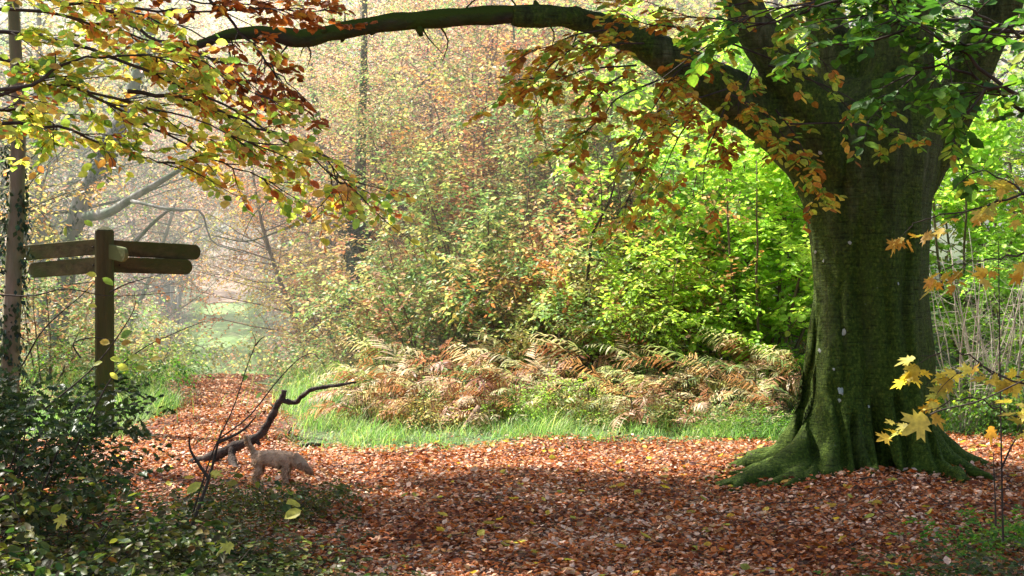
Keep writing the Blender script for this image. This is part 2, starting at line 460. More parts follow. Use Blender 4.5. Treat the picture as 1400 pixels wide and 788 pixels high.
def ground_mat():
    m, nt, out = newmat('woodland ground'); L = nt.links
    a = N_(nt, 'ShaderNodeAttribute', attribute_name='lit')
    g = N_(nt, 'ShaderNodeNewGeometry')
    n1 = N_(nt, 'ShaderNodeTexNoise'); n1.inputs['Scale'].default_value = 14; n1.inputs['Detail'].default_value = 8; n1.inputs['Roughness'].default_value = .7
    n2 = N_(nt, 'ShaderNodeTexVoronoi'); n2.inputs['Scale'].default_value = 18
    L.new(g.outputs['Position'], n1.inputs['Vector']); L.new(g.outputs['Position'], n2.inputs['Vector'])
    r1 = ramp(nt, [(.3, (.05, .02, .012)), (.5, (.16, .06, .035)), (.7, (.3, .14, .08))])
    L.new(n1.outputs['Fac'], r1.inputs['Fac'])
    r2 = ramp(nt, [(.3, (.04, .07, .02)), (.5, (.1, .17, .05)), (.7, (.24, .24, .1))])
    L.new(n1.outputs['Fac'], r2.inputs['Fac'])
    mx = N_(nt, 'ShaderNodeMix', data_type='RGBA')
    L.new(a.outputs['Fac'], mx.inputs[0]); L.new(r2.outputs[0], mx.inputs[6]); L.new(r1.outputs[0], mx.inputs[7])
    hv = N_(nt, 'ShaderNodeMix', data_type='RGBA', blend_type='MULTIPLY'); hv.inputs[0].default_value = .5
    L.new(mx.outputs[2], hv.inputs[6]); L.new(n2.outputs['Color'], hv.inputs[7])
    bp = N_(nt, 'ShaderNodeBump'); bp.inputs['Strength'].default_value = .9; bp.inputs['Distance'].default_value = .04
    L.new(n2.outputs['Distance'], bp.inputs['Height'])
    pb = N_(nt, 'ShaderNodeBsdfPrincipled'); pb.inputs['Roughness'].default_value = .9
    L.new(hv.outputs[2], pb.inputs['Base Color']); L.new(bp.outputs[0], pb.inputs['Normal'])
    L.new(pb.outputs[0], out.inputs['Surface'])
    return m


def track_mat(name, c1, c2, c3, sc_=6):
    m, nt, out = newmat(name); L = nt.links
    g = N_(nt, 'ShaderNodeNewGeometry')
    mp = N_(nt, 'ShaderNodeMapping'); mp.inputs['Scale'].default_value = (1, .35, 1); mp.inputs['Rotation'].default_value = (0, 0, .2)
    L.new(g.outputs['Position'], mp.inputs[0])
    n1 = N_(nt, 'ShaderNodeTexNoise'); n1.inputs['Scale'].default_value = sc_; n1.inputs['Detail'].default_value = 8; n1.inputs['Roughness'].default_value = .7
    L.new(mp.outputs[0], n1.inputs['Vector'])
    r1 = ramp(nt, [(.32, c1), (.5, c2), (.68, c3)])
    L.new(n1.outputs['Fac'], r1.inputs['Fac'])
    pb = N_(nt, 'ShaderNodeBsdfPrincipled'); pb.inputs['Roughness'].default_value = .9
    L.new(r1.outputs[0], pb.inputs['Base Color'])
    bp = N_(nt, 'ShaderNodeBump'); bp.inputs['Distance'].default_value = .05
    L.new(n1.outputs['Fac'], bp.inputs['Height']); L.new(bp.outputs[0], pb.inputs['Normal'])
    L.new(pb.outputs[0], out.inputs['Surface'])
    return m


xs = np.unique(np.concatenate([np.linspace(-400, -60, 18), np.linspace(-60, -14, 47), np.linspace(-14, 14, 141), np.linspace(14, 60, 40), np.linspace(60, 400, 18)]))
ys = np.unique(np.concatenate([np.linspace(-60, 0, 13), np.linspace(0, 30, 151), np.linspace(30, 120, 120), np.linspace(120, 400, 40)]))
ground = tag(mesh_obj('ground', grid_mesh('ground', xs, ys), ground_mat()), 'woodland floor rising into wooded banks', kind='structure')


def strip(name, y0, y1, w, dz, mat, n=120, cross=8):
    V = []; 
    for i in range(n + 1):
        y = y0 + (y1 - y0) * i / n
        c = -.2 * y - .1
        for k in range(cross + 1):
            s = (k / cross - .5) * 2
            ww = w * (1 + .12 * math.sin(y * .9 + (s > 0) * 2) + .06 * math.sin(y * 2.3))
            x = c + s * ww
            # wheel ruts
            rut = -.05 * (math.exp(-((abs(s) - .55) / .16) ** 2))
            V.append((x, y, H(x, y) + dz + rut * .8 - (.05 if abs(s) == 1 else 0)))
    m = cross + 1
    lo = []
    for i in range(n):
        for k in range(cross):
            a = i * m + k
            lo += [a, a + 1, a + 1 + m, a + m]
    return tag(mesh_obj(name, raw_mesh(name, V, lo, np.full(n * cross, 4)), mat), kind='structure')


o = strip('track', 25, 66, 1.15, .07, track_mat('grassy track', (.16, .32, .08), (.28, .48, .14), (.55, .6, .28), 3))
o['label'] = 'pale green grassy track running up the far slope'
o = strip('path', 66.2, 125, 1.6, .07, track_mat('leafy far path', (.26, .16, .1), (.42, .28, .2), (.5, .38, .28), 4))
o['label'] = 'brown leaf covered path climbing the distant slope'

# ------------------------------------------------------------------ fallen leaves
def scatter_litter():
    n = 78000
    # denser where nearer
    y = np.concatenate([rng.uniform(5.2, 14.8, 145000), rng.uniform(14.2, 24.5, 16000)])
    half = y * .40 + .8
    x = np.where(np.arange(len(y)) < 145000, rng.uniform(-1, 1, len(y)) * half, -0.2 * y - .1 + rng.normal(0, .5, len(y)))
    keep = rng.uniform(0, 1, len(x)) < np.maximum(litter_mask(x, y), .035)
    d2 = np.hypot((x - 3.0), (y - 11.9))
    keep &= (d2 > .45)
    x, y = x[keep], y[keep]; n = len(x)
    z = height(x, y) + rng.uniform(0.0, .03, n)
    az = rng.uniform(0, 2 * PI, n)
    D = np.stack([np.cos(az), np.sin(az), rng.normal(.05, .25, n)], -1)
    Nn = np.stack([rng.normal(0, .38, n), rng.normal(0, .38, n), np.ones(n)], -1)
    flip = rng.uniform(0, 1, n) < .35
    Nn[flip] *= -1
    z[flip] += .015
    size = np.where(rng.uniform(0, 1, n) < .05, rng.uniform(.05, .075, n), rng.uniform(.020, .048, n))
    me = leaves_mesh('leaf_litter', np.stack([x, y, z], -1), D, Nn, size, rng.uniform(0, 1, n), TC, val=rng.uniform(.5, 1.35, n), curl=rng.uniform(.2, 1.6, n))
    tag(mesh_obj('leaf_litter', me, M['litter']), 'deep carpet of fallen copper brown beech leaves', 'fallen leaves', kind='stuff')
    # brighter stragglers
    n = 260
    y = rng.uniform(7.5, 14, n); x = rng.uniform(-1, 1, n) * y * .36
    z = height(x, y) + .035
    az = rng.uniform(0, 2 * PI, n)
    me = leaves_mesh('yellow_fallen_leaves', np.stack([x, y, z], -1), np.stack([np.cos(az), np.sin(az), rng.normal(0, .2, n)], -1),
                     np.stack([rng.normal(0, .4, n), rng.normal(-.2, .4, n), np.ones(n)], -1), rng.uniform(.05, .09, n), rng.uniform(0, 1, n), TC)
    tag(mesh_obj('yellow_fallen_leaves', me, M['maple']), 'yellow leaves freshly fallen over the brown leaf carpet', 'fallen leaves', kind='stuff')


scatter_litter()


# ------------------------------------------------------------------ grass
def blades(name, x, y, hgt, wid, lean, label, mat):
    n = len(x)
    z = height(x, y) - .01
    az = rng.uniform(0, 2 * PI, n)
    side = np.stack([np.cos(az), np.sin(az), np.zeros(n)], -1)
    fw = np.stack([-np.sin(az), np.cos(az), np.zeros(n)], -1)
    b = np.stack([x, y, z], -1)
    up = np.array([0, 0, 1.0])
    h = hgt[:, None]; w = wid[:, None]; l = (lean * hgt)[:, None]
    v0 = b - side * w; v1 = b + side * w
    v2 = b + up * h * .55 + fw * l * .35 - side * w * .8; v3 = b + up * h * .55 + fw * l * .35 + side * w * .8
    v4 = b + up * h * .88 + fw * l
    V = np.stack([v0, v1, v3, v2, v4], 1).reshape(-1, 3)
    base = np.arange(n) * 5
    lo = np.stack([base, base + 1, base + 2, base + 3, base + 3, base + 2, base + 4], -1).ravel()
    tot = np.tile([4, 3], n)
    r = np.repeat(np.clip(rng.normal(.45, .28, n), 0, 1), 5)
    me = raw_mesh(name, V, lo, tot, {'rnd': r, 'val': np.repeat(rng.uniform(.6, 1.3, n), 5)})
    return tag(mesh_obj(name, me, mat), label, 'grass', kind='stuff')


def grass():
    n = 110000
    y = rng.uniform(13.3, 19.5, n); x = rng.uniform(-8.2, 7.5, n)
    cl = np.array([mnoise.noise((a * 1.7, b * 1.7, 0)) for a, b in zip(x, y)])
    p = (1 - litter_mask(x, y)) * (.55 + .9 * cl) + .012
    p *= np.where(x > 4.2, .45, 1)
    p *= 1 - .6 * sstep(15.3, 16.6, y) * (x > -2.6)
    k = rng.uniform(0, 1, n) < p
    x, y, cl = x[k], y[k], cl[k]; n = len(x)
    h = rng.uniform(.05, .17, n) * (1 + .9 * np.clip(cl, -.3, 1)) * (1 + .7 * sstep(14.2, 16, y))
    h *= np.where(rng.uniform(0, 1, n) < .06, 2.0, 1)
    blades('verge_grass', x, y, h, rng.uniform(.002, .0045, n), rng.uniform(.2, 1.9, n), 'bright green grass verge between leaf carpet and bracken', M['grass'])
    n = 26000
    y = rng.uniform(19, 40, n); x = -.2 * y + rng.normal(0, 2.6, n)
    k = (np.abs(x + .2 * y) > .8 + .4 * rng.uniform(0, 1, n))
    x, y = x[k], y[k]; n = len(x)
    n2 = 40000
    y2 = rng.uniform(34, 70, n2); x2 = -.2 * y2 - .1 + rng.uniform(-1.5, 1.5, n2)
    s2 = np.abs(x2 + .2 * y2 + .1)
    k2 = (rng.uniform(0, 1, n2) < .25 + .75 * (np.abs(s2 - .62) > .2)) 
    x2, y2 = x2[k2], y2[k2]
    blades('short_track_grass', x2, y2, rng.uniform(.04, .16, len(x2)) * (.6 + .9 * (np.abs(x2 + .2 * y2 + .1) > 1)), rng.uniform(.008, .016, len(x2)), rng.uniform(.3, 1.5, len(x2)), 'short worn grass on the surface of the green track', M['grass'])
    blades('track_grass', x, y, rng.uniform(.15, .45, n), rng.uniform(.006, .012, n), rng.uniform(.1, 1, n), 'rough pale grass either side of the green track', M['grass'])


grass()


def undergrowth(name, n, y0, y1, xr, hmax, size, mat, label, excl, tmpl=TQ):
    y = y0 + (y1 - y0) * rng.uniform(0, 1, n) ** 1.3
    x = -.2 * y + rng.uniform(-1, 1, n) * (xr[0] + xr[1] * y)
    t = x + .2 * y
    k = np.abs(t) > excl + .35 * np.sin(y * 1.3) * np.cos(y * .37)
    k &= ~((x > -3.2) & (y < 16.5)) & (y + np.where(t < 0, 0, 2) > y0)
    x, y, t = x[k], y[k], t[k]; n = len(x)
    cl = np.array([mnoise.noise((a * .55, b * .55, 3)) + .5 * mnoise.noise((a * 1.7, b * 1.7, 1)) for a, b in zip(x, y)])
    ed = sstep(excl, excl + 2.5, np.abs(t))
    top = hmax * (.25 + .75 * ed) * np.clip(.45 + cl * 1.3, .05, 1.6)
    z = height(x, y) + top * rng.uniform(0, 1, n) ** .6
    az = rng.uniform(0, 2 * PI, n)
    D = np.stack([np.cos(az), np.sin(az), rng.normal(-.1, .5, n)], -1)
    Nn = np.stack([rng.normal(0, .7, n), rng.normal(0, .7, n), np.ones(n)], -1)
    me = leaves_mesh(name, np.stack([x, y, z], -1), D, Nn, size * rng.uniform(.6, 1.4, n) * (.7 + y / 60), np.clip(rng.normal(.5, .25, n), 0, 1), tmpl)
    tag(mesh_obj(name, me, mat), label, 'undergrowth', kind='stuff')


undergrowth('bank_undergrowth', 100000, 16.4, 40, (3, .28), .9, .06, M['thicket'], 'tangled low brown and green undergrowth on both wooded banks', 1.9)
undergrowth('green_undergrowth', 120000, 22, 75, (5, .1), .7, .06, M['mist_green'], 'soft green weeds edging both sides of the misty track', 1.25)
undergrowth('pale_undergrowth', 50000, 26, 66, (4, .12), .8, .06, M['pinky'], 'pale pinkish dead weeds mixed along the misty track', 1.5)
undergrowth('slope_undergrowth', 130000, 60, 170, (8, .35), 2.4, .11, M['pinky'], 'pinkish brown undergrowth and saplings covering the far slope', 1.7)



# ------------------------------------------------------------------ plant prototypes
def rdir2(): return Vector((random.gauss(0, 1), random.gauss(0, 1), random.gauss(0, 1))).normalized()


def rot_about(v, axis, a):
    return Matrix.Rotation(a, 3, axis) @ v


def rdir():
    return Vector((random.gauss(0, 1), random.gauss(0, 1), random.gauss(0, 1))).normalized()


class Leaves:
    def __init__(s): s.p = []; s.d = []; s.n = []; s.s = []

    def add(s, p, d, n, z): s.p.append(tuple(p)); s.d.append(tuple(d)); s.n.append(tuple(n)); s.s.append(z)

    def mesh(s, name, tmpl=TS, rnd=None, spread=.2):
        n = len(s.p)
        if n == 0: return bpy.data.meshes.new(name)
        if rnd is None:
            rnd = np.clip(rng.normal(.5, spread, n), 0, 1)
        return leaves_mesh(name, s.p, s.d, s.n, np.array(s.s), rnd, tmpl)


def branch_line(p, d, L, n, wig=.12, trop=0.0):
    pts = [Vector(p)]; d = d.normalized()
    for i in range(n):
        d = (d + rdir() * wig + Vector((0, 0, trop))).normalized()
        pts.append(pts[-1] + d * (L / n))
    return pts


def leaf_twig(mb, lv, p, d, L, nl, size, droop=-.06, flat=.5, r=.003, twigs=True):
    """short twig with alternate leaves in a plane"""
    pts = branch_line(p, d, L, 4, .16, droop)
    if twigs: mb.tube(pts, [r, r * .85, r * .7, r * .5, r * .3], 3, cap=False)
    for i in range(nl):
        t = (i + .6) / nl * 4
        k = min(int(t), 3)
        q = pts[k].lerp(pts[k + 1], t - k)
        ax = (pts[k + 1] - pts[k]).normalized()
        side = ax.cross(Vector((0, 0, 1)))
        if side.length < .1: side = ax.orthogonal()
        side.normalize()
        sg = 1 if i % 2 else -1
        dd = (ax * .75 + side * sg + rdir() * .35 + Vector((0, 0, -.25))).normalized()
        nn = (Vector((0, 0, 1)) + rdir() * flat)
        lv.add(q, dd, nn, size * random.uniform(.7, 1.2))


def proto_plant(H_, spread, nstems, nbr, ntw, nl, leaf, stem_r, seed, first=.15, trop=.03, twiglen=.35, flat=.7, lean=(0, 0), droop=-.05, twigmesh=True, arch=0.0):
    random.seed(seed)
    w = MB(); lv = Leaves()
    for s in range(nstems):
        az = 2 * PI * (s + random.uniform(-.3, .3)) / nstems
        out = Vector((math.cos(az), math.sin(az), 0))
        k = spread * (random.uniform(.15, .5) if nstems > 1 else .05)
        hh = H_ * random.uniform(.8, 1.0)
        d = (Vector((0, 0, hh)) + out * k * 1.2 + Vector((lean[0], lean[1], 0))).normalized()
        pts = branch_line(out * (.08 * min(1, nstems - 1)), d, hh, 9, .09, trop - arch)
        rr = [stem_r * (1 - .085 * i) for i in range(10)]
        w.tube(pts, rr, 7)
        for b in range(nbr):
            t = first + (1 - first) * (b + random.random()) / nbr
            u = t * 9; i = min(int(u), 8)
            q = pts[i].lerp(pts[i + 1], u - i)
            a2 = random.uniform(0, 2 * PI)
            bd = Vector((math.cos(a2), math.sin(a2), random.uniform(.1, .7) - arch * 4))
            bl = spread * random.uniform(.35, .75) * (1.25 - .75 * abs(t - .45) * 1.3)
            bp = branch_line(q, bd, bl, 6, .16, .0 - arch)
            br = rr[i] * .45
            w.tube(bp, [br, br * .8, br * .65, br * .5, br * .35, br * .25, br * .12], 4, cap=False)
            for j in range(ntw):
                v = random.uniform(.15, 1) * 6; m = min(int(v), 5)
                qq = bp[m].lerp(bp[m + 1], v - m)
                td = ((bp[m + 1] - bp[m]).normalized() * .6 + rdir() * .8)
                leaf_twig(w, lv, qq, td, twiglen * random.uniform(.6, 1.3), nl, leaf, droop, flat, br * .2, twigs=twigmesh)
    return w, lv


PROTO = {}


def reg(name, *a, tmpl=TS, **k):
    w, lv = proto_plant(*a, **k)
    PROTO[name] = (w.mesh(name + '_stems'), lv.mesh(name + '_leaves', tmpl, spread=.15))


# H, spread, stems, branches, twigs, leaves, leafsize, stemr, seed
reg('shrub_a', 3.4, 2.4, 7, 9, 13, 7, .085, .025, 11, tmpl=TS)
reg('shrub_b', 2.4, 2.2, 8, 8, 12, 7, .08, .018, 12, tmpl=TS, arch=.03)
reg('shrub_c', 4.6, 3.0, 6, 13, 13, 7, .085, .035, 13, tmpl=TS)
reg('hazel', 3.6, 2.3, 7, 10, 13, 8, .095, .025, 14, tmpl=TB)
reg('sapling', 5.5, 3.2, 2, 22, 14, 7, .08, .05, 15, tmpl=TS, first=.12)
reg('tree_a', 9.0, 5.4, 1, 42, 24, 9, .095, .13, 16, tmpl=TQ, first=.15, twiglen=.55)
reg('tree_b', 11.5, 6.6, 2, 34, 24, 9, .10, .16, 17, tmpl=TQ, first=.2, twiglen=.6)
reg('tree_c', 8.0, 6.0, 1, 34, 15, 8, .085, .11, 18, tmpl=TQ, first=.2, twiglen=.7, arch=.02)
reg('big_far', 19.0, 10.0, 1, 60, 26, 9, .22, .28, 19, tmpl=TQ, first=.12, twiglen=1.2, twigmesh=False)
reg('low', 1.1, 1.5, 9, 5, 9, 6, .065, .008, 20, tmpl=TS, arch=.06)
reg('bramble_a', 1.0, 1.5, 9, 6, 7, 6, .055, .006, 21, tmpl=TB, arch=.07, twiglen=.2, flat=.9)
reg('bramble_b', .8, 1.3, 9, 6, 6, 6, .048, .005, 22, tmpl=TB, arch=.08, twiglen=.18, flat=.9)
reg('holly', 1.3, 1.1, 5, 7, 9, 7, .06, .010, 23, tmpl=TH, twiglen=.2, flat=1.2)
reg('bare', 2.1, 1.0, 11, 6, 4, 0, .05, .010, 24, twiglen=.3)
reg('high_fine', 11.0, 9.0, 2, 42, 30, 8, .09, .09, 26, tmpl=TQ, first=.34, twiglen=.8, arch=.012)
reg('fine', 7.0, 5.0, 2, 30, 28, 8, .075, .07, 25, tmpl=TQ, first=.1, twiglen=.6, arch=.01)

_used = {}


def plant(name, proto, x, y, mat, label, cat, group=None, scale=1.0, rz=None, wood='twig', dz=-.05, sz=None, crown='crown', trunk='trunk'):
    rz = random.uniform(0, 2 * PI) if rz is None else rz
    t = empty(name, (x, y, H(x, y) + dz), rz, label, cat, group)
    s = scale; t.scale = (s, s, s * (sz or 1))
    wm, lm = PROTO[proto]
    for me, mt, nm in ((wm, M[wood], trunk), (lm, M[mat] if mat else None, crown)):
        if len(me.vertices) == 0 or mt is None: continue
        if len(me.materials) == 0: me.materials.append(mt)
        o = bpy.data.objects.new(nm, me); link(o, t)
        o.material_slots[0].link = 'OBJECT'; o.material_slots[0].material = mt
    return t


def pxx(px, d): return (px - 700) / F * d


# ------------------------------------------------------------------ the big beech
TX, TY = 2.99, 11.95
def beech():
    root = empty('beech_tree', (TX, TY, 0), 0, 'huge mossy beech with spreading roots and a long arching bough', 'tree')
    random.seed(3)
    w = MB()
    # trunk core: flattened ellipse-like tube following the photo's outline (left,right) pixel pairs
    prof = [(660, 1136, 1256), (620, 1130, 1262), (580, 1122, 1270), (540, 1115, 1276), (500, 1112, 1276), (450, 1112, 1272), (400, 1110, 1269), (350, 1106, 1268),
            (300, 1100, 1270), (260, 1094, 1274), (225, 1088, 1280), (190, 1092, 1284), (150, 1120, 1286), (110, 1150, 1280)]
    d = TY
    n = 40
    base = len(w.v)
    for (py, l, r) in prof:
        c = P((l + r) / 2, py, d); rad = (r - l) / 2 / F * d
        for k in range(n):
            t = 2 * PI * k / n
            z = c.z
            # shallow flutes, deeper towards the roots
            fl = .035 * math.cos(5 * t + .6 + z * .15) + .02 * math.cos(9 * t + 1.7 - z * .2) + .012 * math.cos(14 * t + z * .5)
            rr = rad * (1 - .03 + fl)
            w.v.append((c.x - TX + rr * math.cos(t), rr * .92 * math.sin(t), z))
    m = len(prof)
    for i in range(m - 1):
        for k in range(n):
            a = base + i * n + k; b = base + i * n + (k + 1) % n
            w.face((a, b, b + n, a + n))
    w.face([base + k for k in range(n)][::-1]); w.face([base + (m - 1) * n + k for k in range(n)])

    def T(px, py, d): 
        p = P(px, py, d); return Vector((p.x - TX, p.y - TY, p.z))

    # limbs
    def limb(pts, rad, n=14, seg=16):
        c = curve(pts, seg); w.tube(c, lerps(rad, seg + 1), n)
    # great bough: sweeps left
    bough = [T(1150, 330, 11.9), T(1128, 250, 11.85), T(1082, 185, 11.75), T(1010, 135, 11.6), T(940, 95, 11.45), T(880, 62, 11.3), T(800, 28, 11.1), T(700, 22, 10.9)]
    limb(bough, [.22, .24, .25, .205, .17, .135, .085, .08], 16, 30)
    limb([T(1165, 240, 11.7), T(1118, 165, 11.6), T(1065, 90, 11.5), T(1020, 20, 11.4), T(985, -70, 11.3), T(930, -190, 11.2)], [.22, .21, .19, .16, .15, .13])
    limb([T(1190, 230, 12.0), T(1158, 120, 12.1), T(1128, 30, 12.2), T(1106, -80, 12.3), T(1080, -260, 12.5)], [.3, .24, .17, .16, .14])
    limb([T(1215, 240, 11.9), T(1222, 120, 11.9), T(1235, 20, 11.9), T(1242, -80, 11.9), T(1260, -300, 12.0), T(1270, -560, 12.1)], [.36, .34, .25, .24, .2, .16])
    limb([T(1240, 260, 12.1), T(1282, 185, 12.1), T(1312, 130, 12.0), T(1345, 50, 11.9), T(1400, -60, 11.8), T(1500, -240, 11.6)], [.2, .2, .18, .19, .17, .14])
    # roots: tip pixel, tip depth, angle handled by world tips
    def root_(tx, ty, r0=.15, top=1.3, out=1.0, kink=0.0, tipr=.03):
        v = Vector((tx - TX, ty - TY, 0)); L = v.length; u = v.normalized(); s = Vector((-u.y, u.x, 0))
        R = .43
        g = [H(TX + u.x * q, TY + u.y * q) for q in (R * 1.2, (R + L) / 2, L, L + .12)]
        pts = [u * (R * .78) + Vector((0, 0, top + .55)), u * (R * .86) + Vector((0, 0, top)), u * (R * .94) + Vector((0, 0, top * .6)), u * (R * 1.04) + Vector((0, 0, top * .33 + .03)),
               u * (R * 1.2 + (L - R * 1.2) * .30) + s * kink * .5 + Vector((0, 0, .06 * out + g[0])),
               u * (R * 1.2 + (L - R * 1.2) * .65) + s * kink + Vector((0, 0, .0 + g[1])), u * L + Vector((0, 0, g[2] - .035)), u * (L + .12) + Vector((0, 0, g[3] - .09))]
        limb(pts, [.04, r0 * .6, r0 * .82, r0 * .9, r0 * .78, r0 * .56, r0 * .38, tipr], 12, 26)
    root_(1.50, 10.95, .185, 1.45, 1.35, .06)
    root_(1.42, 11.20, .10, 1.0, 1.2, -.05)
    root_(1.72, 10.78, .09, .9, 1.0, .05)
    root_(2.13, 10.92, .125, 1.7, 1.1, .04)
    root_(2.24, 10.80, .07, .8, .8, -.03)
    root_(2.58, 11.10, .095, 1.2, .9, -.02)
    root_(2.83, 11.18, .08, .8, .7, .02)
    root_(3.20, 11.15, .13, 1.5, .9, .02)
    root_(3.56, 11.08, .15, 1.6, 1.1, -.03)
    root_(3.80, 11.40, .12, 1.3, 1.1, .03)
    root_(3.98, 11.75, .13, 1.2, 1.1)
    root_(3.9, 12.6, .15, 1.3, 1.0); root_(3.0, 13.1, .15, 1.2, 1.0); root_(2.0, 12.7, .16, 1.4, 1.1); root_(1.75, 11.9, .16, 1.4, 1.2)
    # root tip fingers
    for (ax, ay, bx, by, r) in ((1.9, 11.2, 1.45, 10.75, .05), (1.8, 11.1, 1.62, 10.66, .045), (2.25, 11.1, 2.0, 10.75, .04), (3.5, 11.2, 3.42, 10.9, .045), (3.6, 11.2, 3.78, 10.98, .045)):
        z0 = H(ax, ay) + .06; z1 = H(bx, by) - .01
        limb([Vector((ax - TX, ay - TY, z0)), Vector(((ax + bx) / 2 - TX + .03, (ay + by) / 2 - TY, (z0 + z1) / 2 + .015)), Vector((bx - TX, by - TY, z1))], [r, r * .8, r * .35], 9, 8)
    me = w.mesh('trunk_raw')
    tmp = bpy.data.objects.new('trunk_raw', me); col.objects.link(tmp)
    r = tmp.modifiers.new('r', 'REMESH'); r.mode = 'VOXEL'; r.voxel_size = .018
    s = tmp.modifiers.new('s', 'SMOOTH'); s.iterations = 5; s.factor = .5
    bpy.context.view_layer.update()
    dg = bpy.context.evaluated_depsgraph_get()
    me2 = bpy.data.meshes.new_from_object(tmp.evaluated_get(dg))
    bpy.data.objects.remove(tmp)
    # organic displacement
    nv = len(me2.vertices)
    co = np.empty(nv * 3, np.float32); me2.vertices.foreach_get('co', co); co = co.reshape(-1, 3)
    no = np.empty(nv * 3, np.float32); me2.vertices.foreach_get('normal', no); no = no.reshape(-1, 3)
    dsp = np.array([mnoise.noise((p[0] * 3.2, p[1] * 3.2, p[2] * .9)) * .030 + mnoise.noise((p[0] * 9, p[1] * 9, p[2] * 2.2)) * .012 + mnoise.noise((p[0] * 24, p[1] * 24, p[2] * 9)) * .0035 for p in co])
    co = co + no * dsp[:, None]
    # deep vertical creases on the camera side
    for (pxa, ya, pxb, yb, dep, wd) in ((1139, 330, 1124, 620, .075, .028), (1166, 350, 1152, 600, .04, .022), (1178, 250, 1192, 640, .035, .03), (1215, 330, 1222, 630, .035, .025), (1248, 260, 1246, 640, .045, .03), (1120, 420, 1108, 600, .03, .02), (1150, 150, 1168, 330, .05, .03), (1205, 120, 1210, 300, .05, .03), (1126, 500, 1108, 665, .15, .045), (1150, 520, 1148, 665, .09, .03), (1172, 560, 1172, 665, .11, .022), (1200, 540, 1203, 665, .11, .03), (1232, 520, 1236, 665, .14, .035), (1272, 540, 1280, 665, .10, .028), (1190, 600, 1188, 660, .06, .014)):
        pa = T(pxa, ya, 11.4); pb_ = T(pxb, yb, 11.4)
        tt = (co[:, 2] - pa.z) / (pb_.z - pa.z)
        gx = pa.x + (pb_.x - pa.x) * tt + .02 * np.sin(co[:, 2] * 5 + pxa)
        g = np.exp(-((co[:, 0] - gx) / wd) ** 2) * np.clip(tt * 4, 0, 1) * np.clip((1 - tt) * (4 if yb < 650 else 9), 0, 1) * (no[:, 1] < .2)
        co[:, 1] += g * dep; co[:, 0] += g * 0
    me2.vertices.foreach_set('co', co.astype(np.float32).ravel()); me2.update()
    me2.polygons.foreach_set('use_smooth', np.ones(len(me2.polygons), bool))
    me2.name = 'trunk'; me2.materials.clear()
    tr = mesh_obj('trunk', me2, M['beechbark'], root)
    bvh = BVHTree.FromPolygons([tuple(v) for v in co], [tuple(p.vertices) for p in me2.polygons])
    lp = []; ln = []
    for i in range(9000):
        a = random.uniform(0, 2 * PI); r_ = random.uniform(.45, 1.6)
        x = r_ * math.cos(a); y = r_ * math.sin(a)
        hit, nrm, _, _ = bvh.ray_cast(Vector((x, y, .6)), Vector((0, 0, -1)))
        g0 = H(TX + x, TY + y)
        if hit is None or hit.z < g0 - .03: continue
        hh = hit.z - g0
        if random.random() < (1.0 if hh < .035 else .4 if hh < .06 else 0) and nrm.z > .6:
            lp.append((hit.x + TX, hit.y + TY, hit.z + .006)); ln.append(tuple(nrm + rdir2() * .35))
    az_ = rng.uniform(0, 2 * PI, len(lp))
    lm_ = leaves_mesh('root_leaves', lp, np.stack([np.cos(az_), np.sin(az_), rng.normal(0, .2, len(lp))], -1), ln, rng.uniform(.035, .065, len(lp)), rng.uniform(0, 1, len(lp)), TC)
    tag(mesh_obj('root_litter', lm_, M['litter']), 'fallen leaves drifted over and between the beech roots', 'fallen leaves', kind='stuff')
    # long horizontal bough
    b = MB()
    bp = [T(860, 50, 11.25), T(800, 27, 11.1), T(740, 20, 11.0), T(660, 22, 10.85), T(590, 27, 10.7), T(520, 33, 10.6), T(450, 46, 10.5), T(410, 53, 10.4), T(370, 47, 10.35), T(320, 47, 10.3), T(270, 62, 10.2), T(225, 75, 10.1)]
    c = curve(bp, 70)
    rad = lerps([.085, .075, .073, .072, .070, .066, .062, .072, .056, .044, .03, .012], 71)
    b.tube(c, [q * (1 + .06 * math.sin(i * 1.1)) for i, q in enumerate(rad)], 14, wob=.03)
    b.tube([T(572, 28, 10.66), T(573, 40, 10.66), T(576, 50, 10.66)], [.04, .03, .016], 8)
    random.seed(77)
    for i in range(26):
        k = random.randrange(4, 68); q = c[k]; dv = Vector((random.gauss(0, .6), random.gauss(0, .6), random.choice((-1, 1)) * random.uniform(.3, 1))).normalized()
        if i < 10:
            b.tube([q, q + dv * rad[k] * 1.15, q + dv * (rad[k] * 1.15 + .03)], [rad[k] * .55, rad[k] * .35, rad[k] * .15], 7, wob=.1)
        else:
            L_ = random.uniform(.15, .5); b.tube(curve([q, q + dv * L_ * .5, q + dv * L_ + Vector((random.uniform(-.15, .1), 0, 0))], 6), lerps([.009, .003], 7), 5)
    b.build('bough', M['bough'], root)
    # lichen patches set on the bark
    bvh = BVHTree.FromPolygons([tuple(v) for v in co], [tuple(p.vertices) for p in me2.polygons])
    for (px, py, sz) in ((1154, 455, .026), (1150, 535, .03), (1121, 480, .018), (1162, 332, .014), (1121, 209, .016), (1120, 228, .014), (1228, 388, .011), (1115, 345, .013), (1126, 357, .012), (1112, 292, .012), (1188, 556, .012), (1148, 548, .015), (1140, 505, .01)):
        pd = T(px, py, 9) - T(px, py, 5)
        hit, nrm, _, _ = bvh.ray_cast(T(px, py, 5), pd.normalized())
        if hit is None: continue
        q = MB(); a = nrm.orthogonal().normalized(); bb = nrm.cross(a)
        k = 11
        ring = [hit + nrm * .002 + (a * math.cos(2 * PI * i / k) + bb * math.sin(2 * PI * i / k) * 1.3) * sz * random.uniform(.65, 1.15) for i in range(k)]
        q.poly(ring + [hit + nrm * .007], [(i, (i + 1) % k, k) for i in range(k)])
        q.build('lichen_patch', M['lichen'], root)
    # --- leafy twigs: hanging sprays round bough and trunk
    tw = MB(); lv = Leaves()
    random.seed(5)

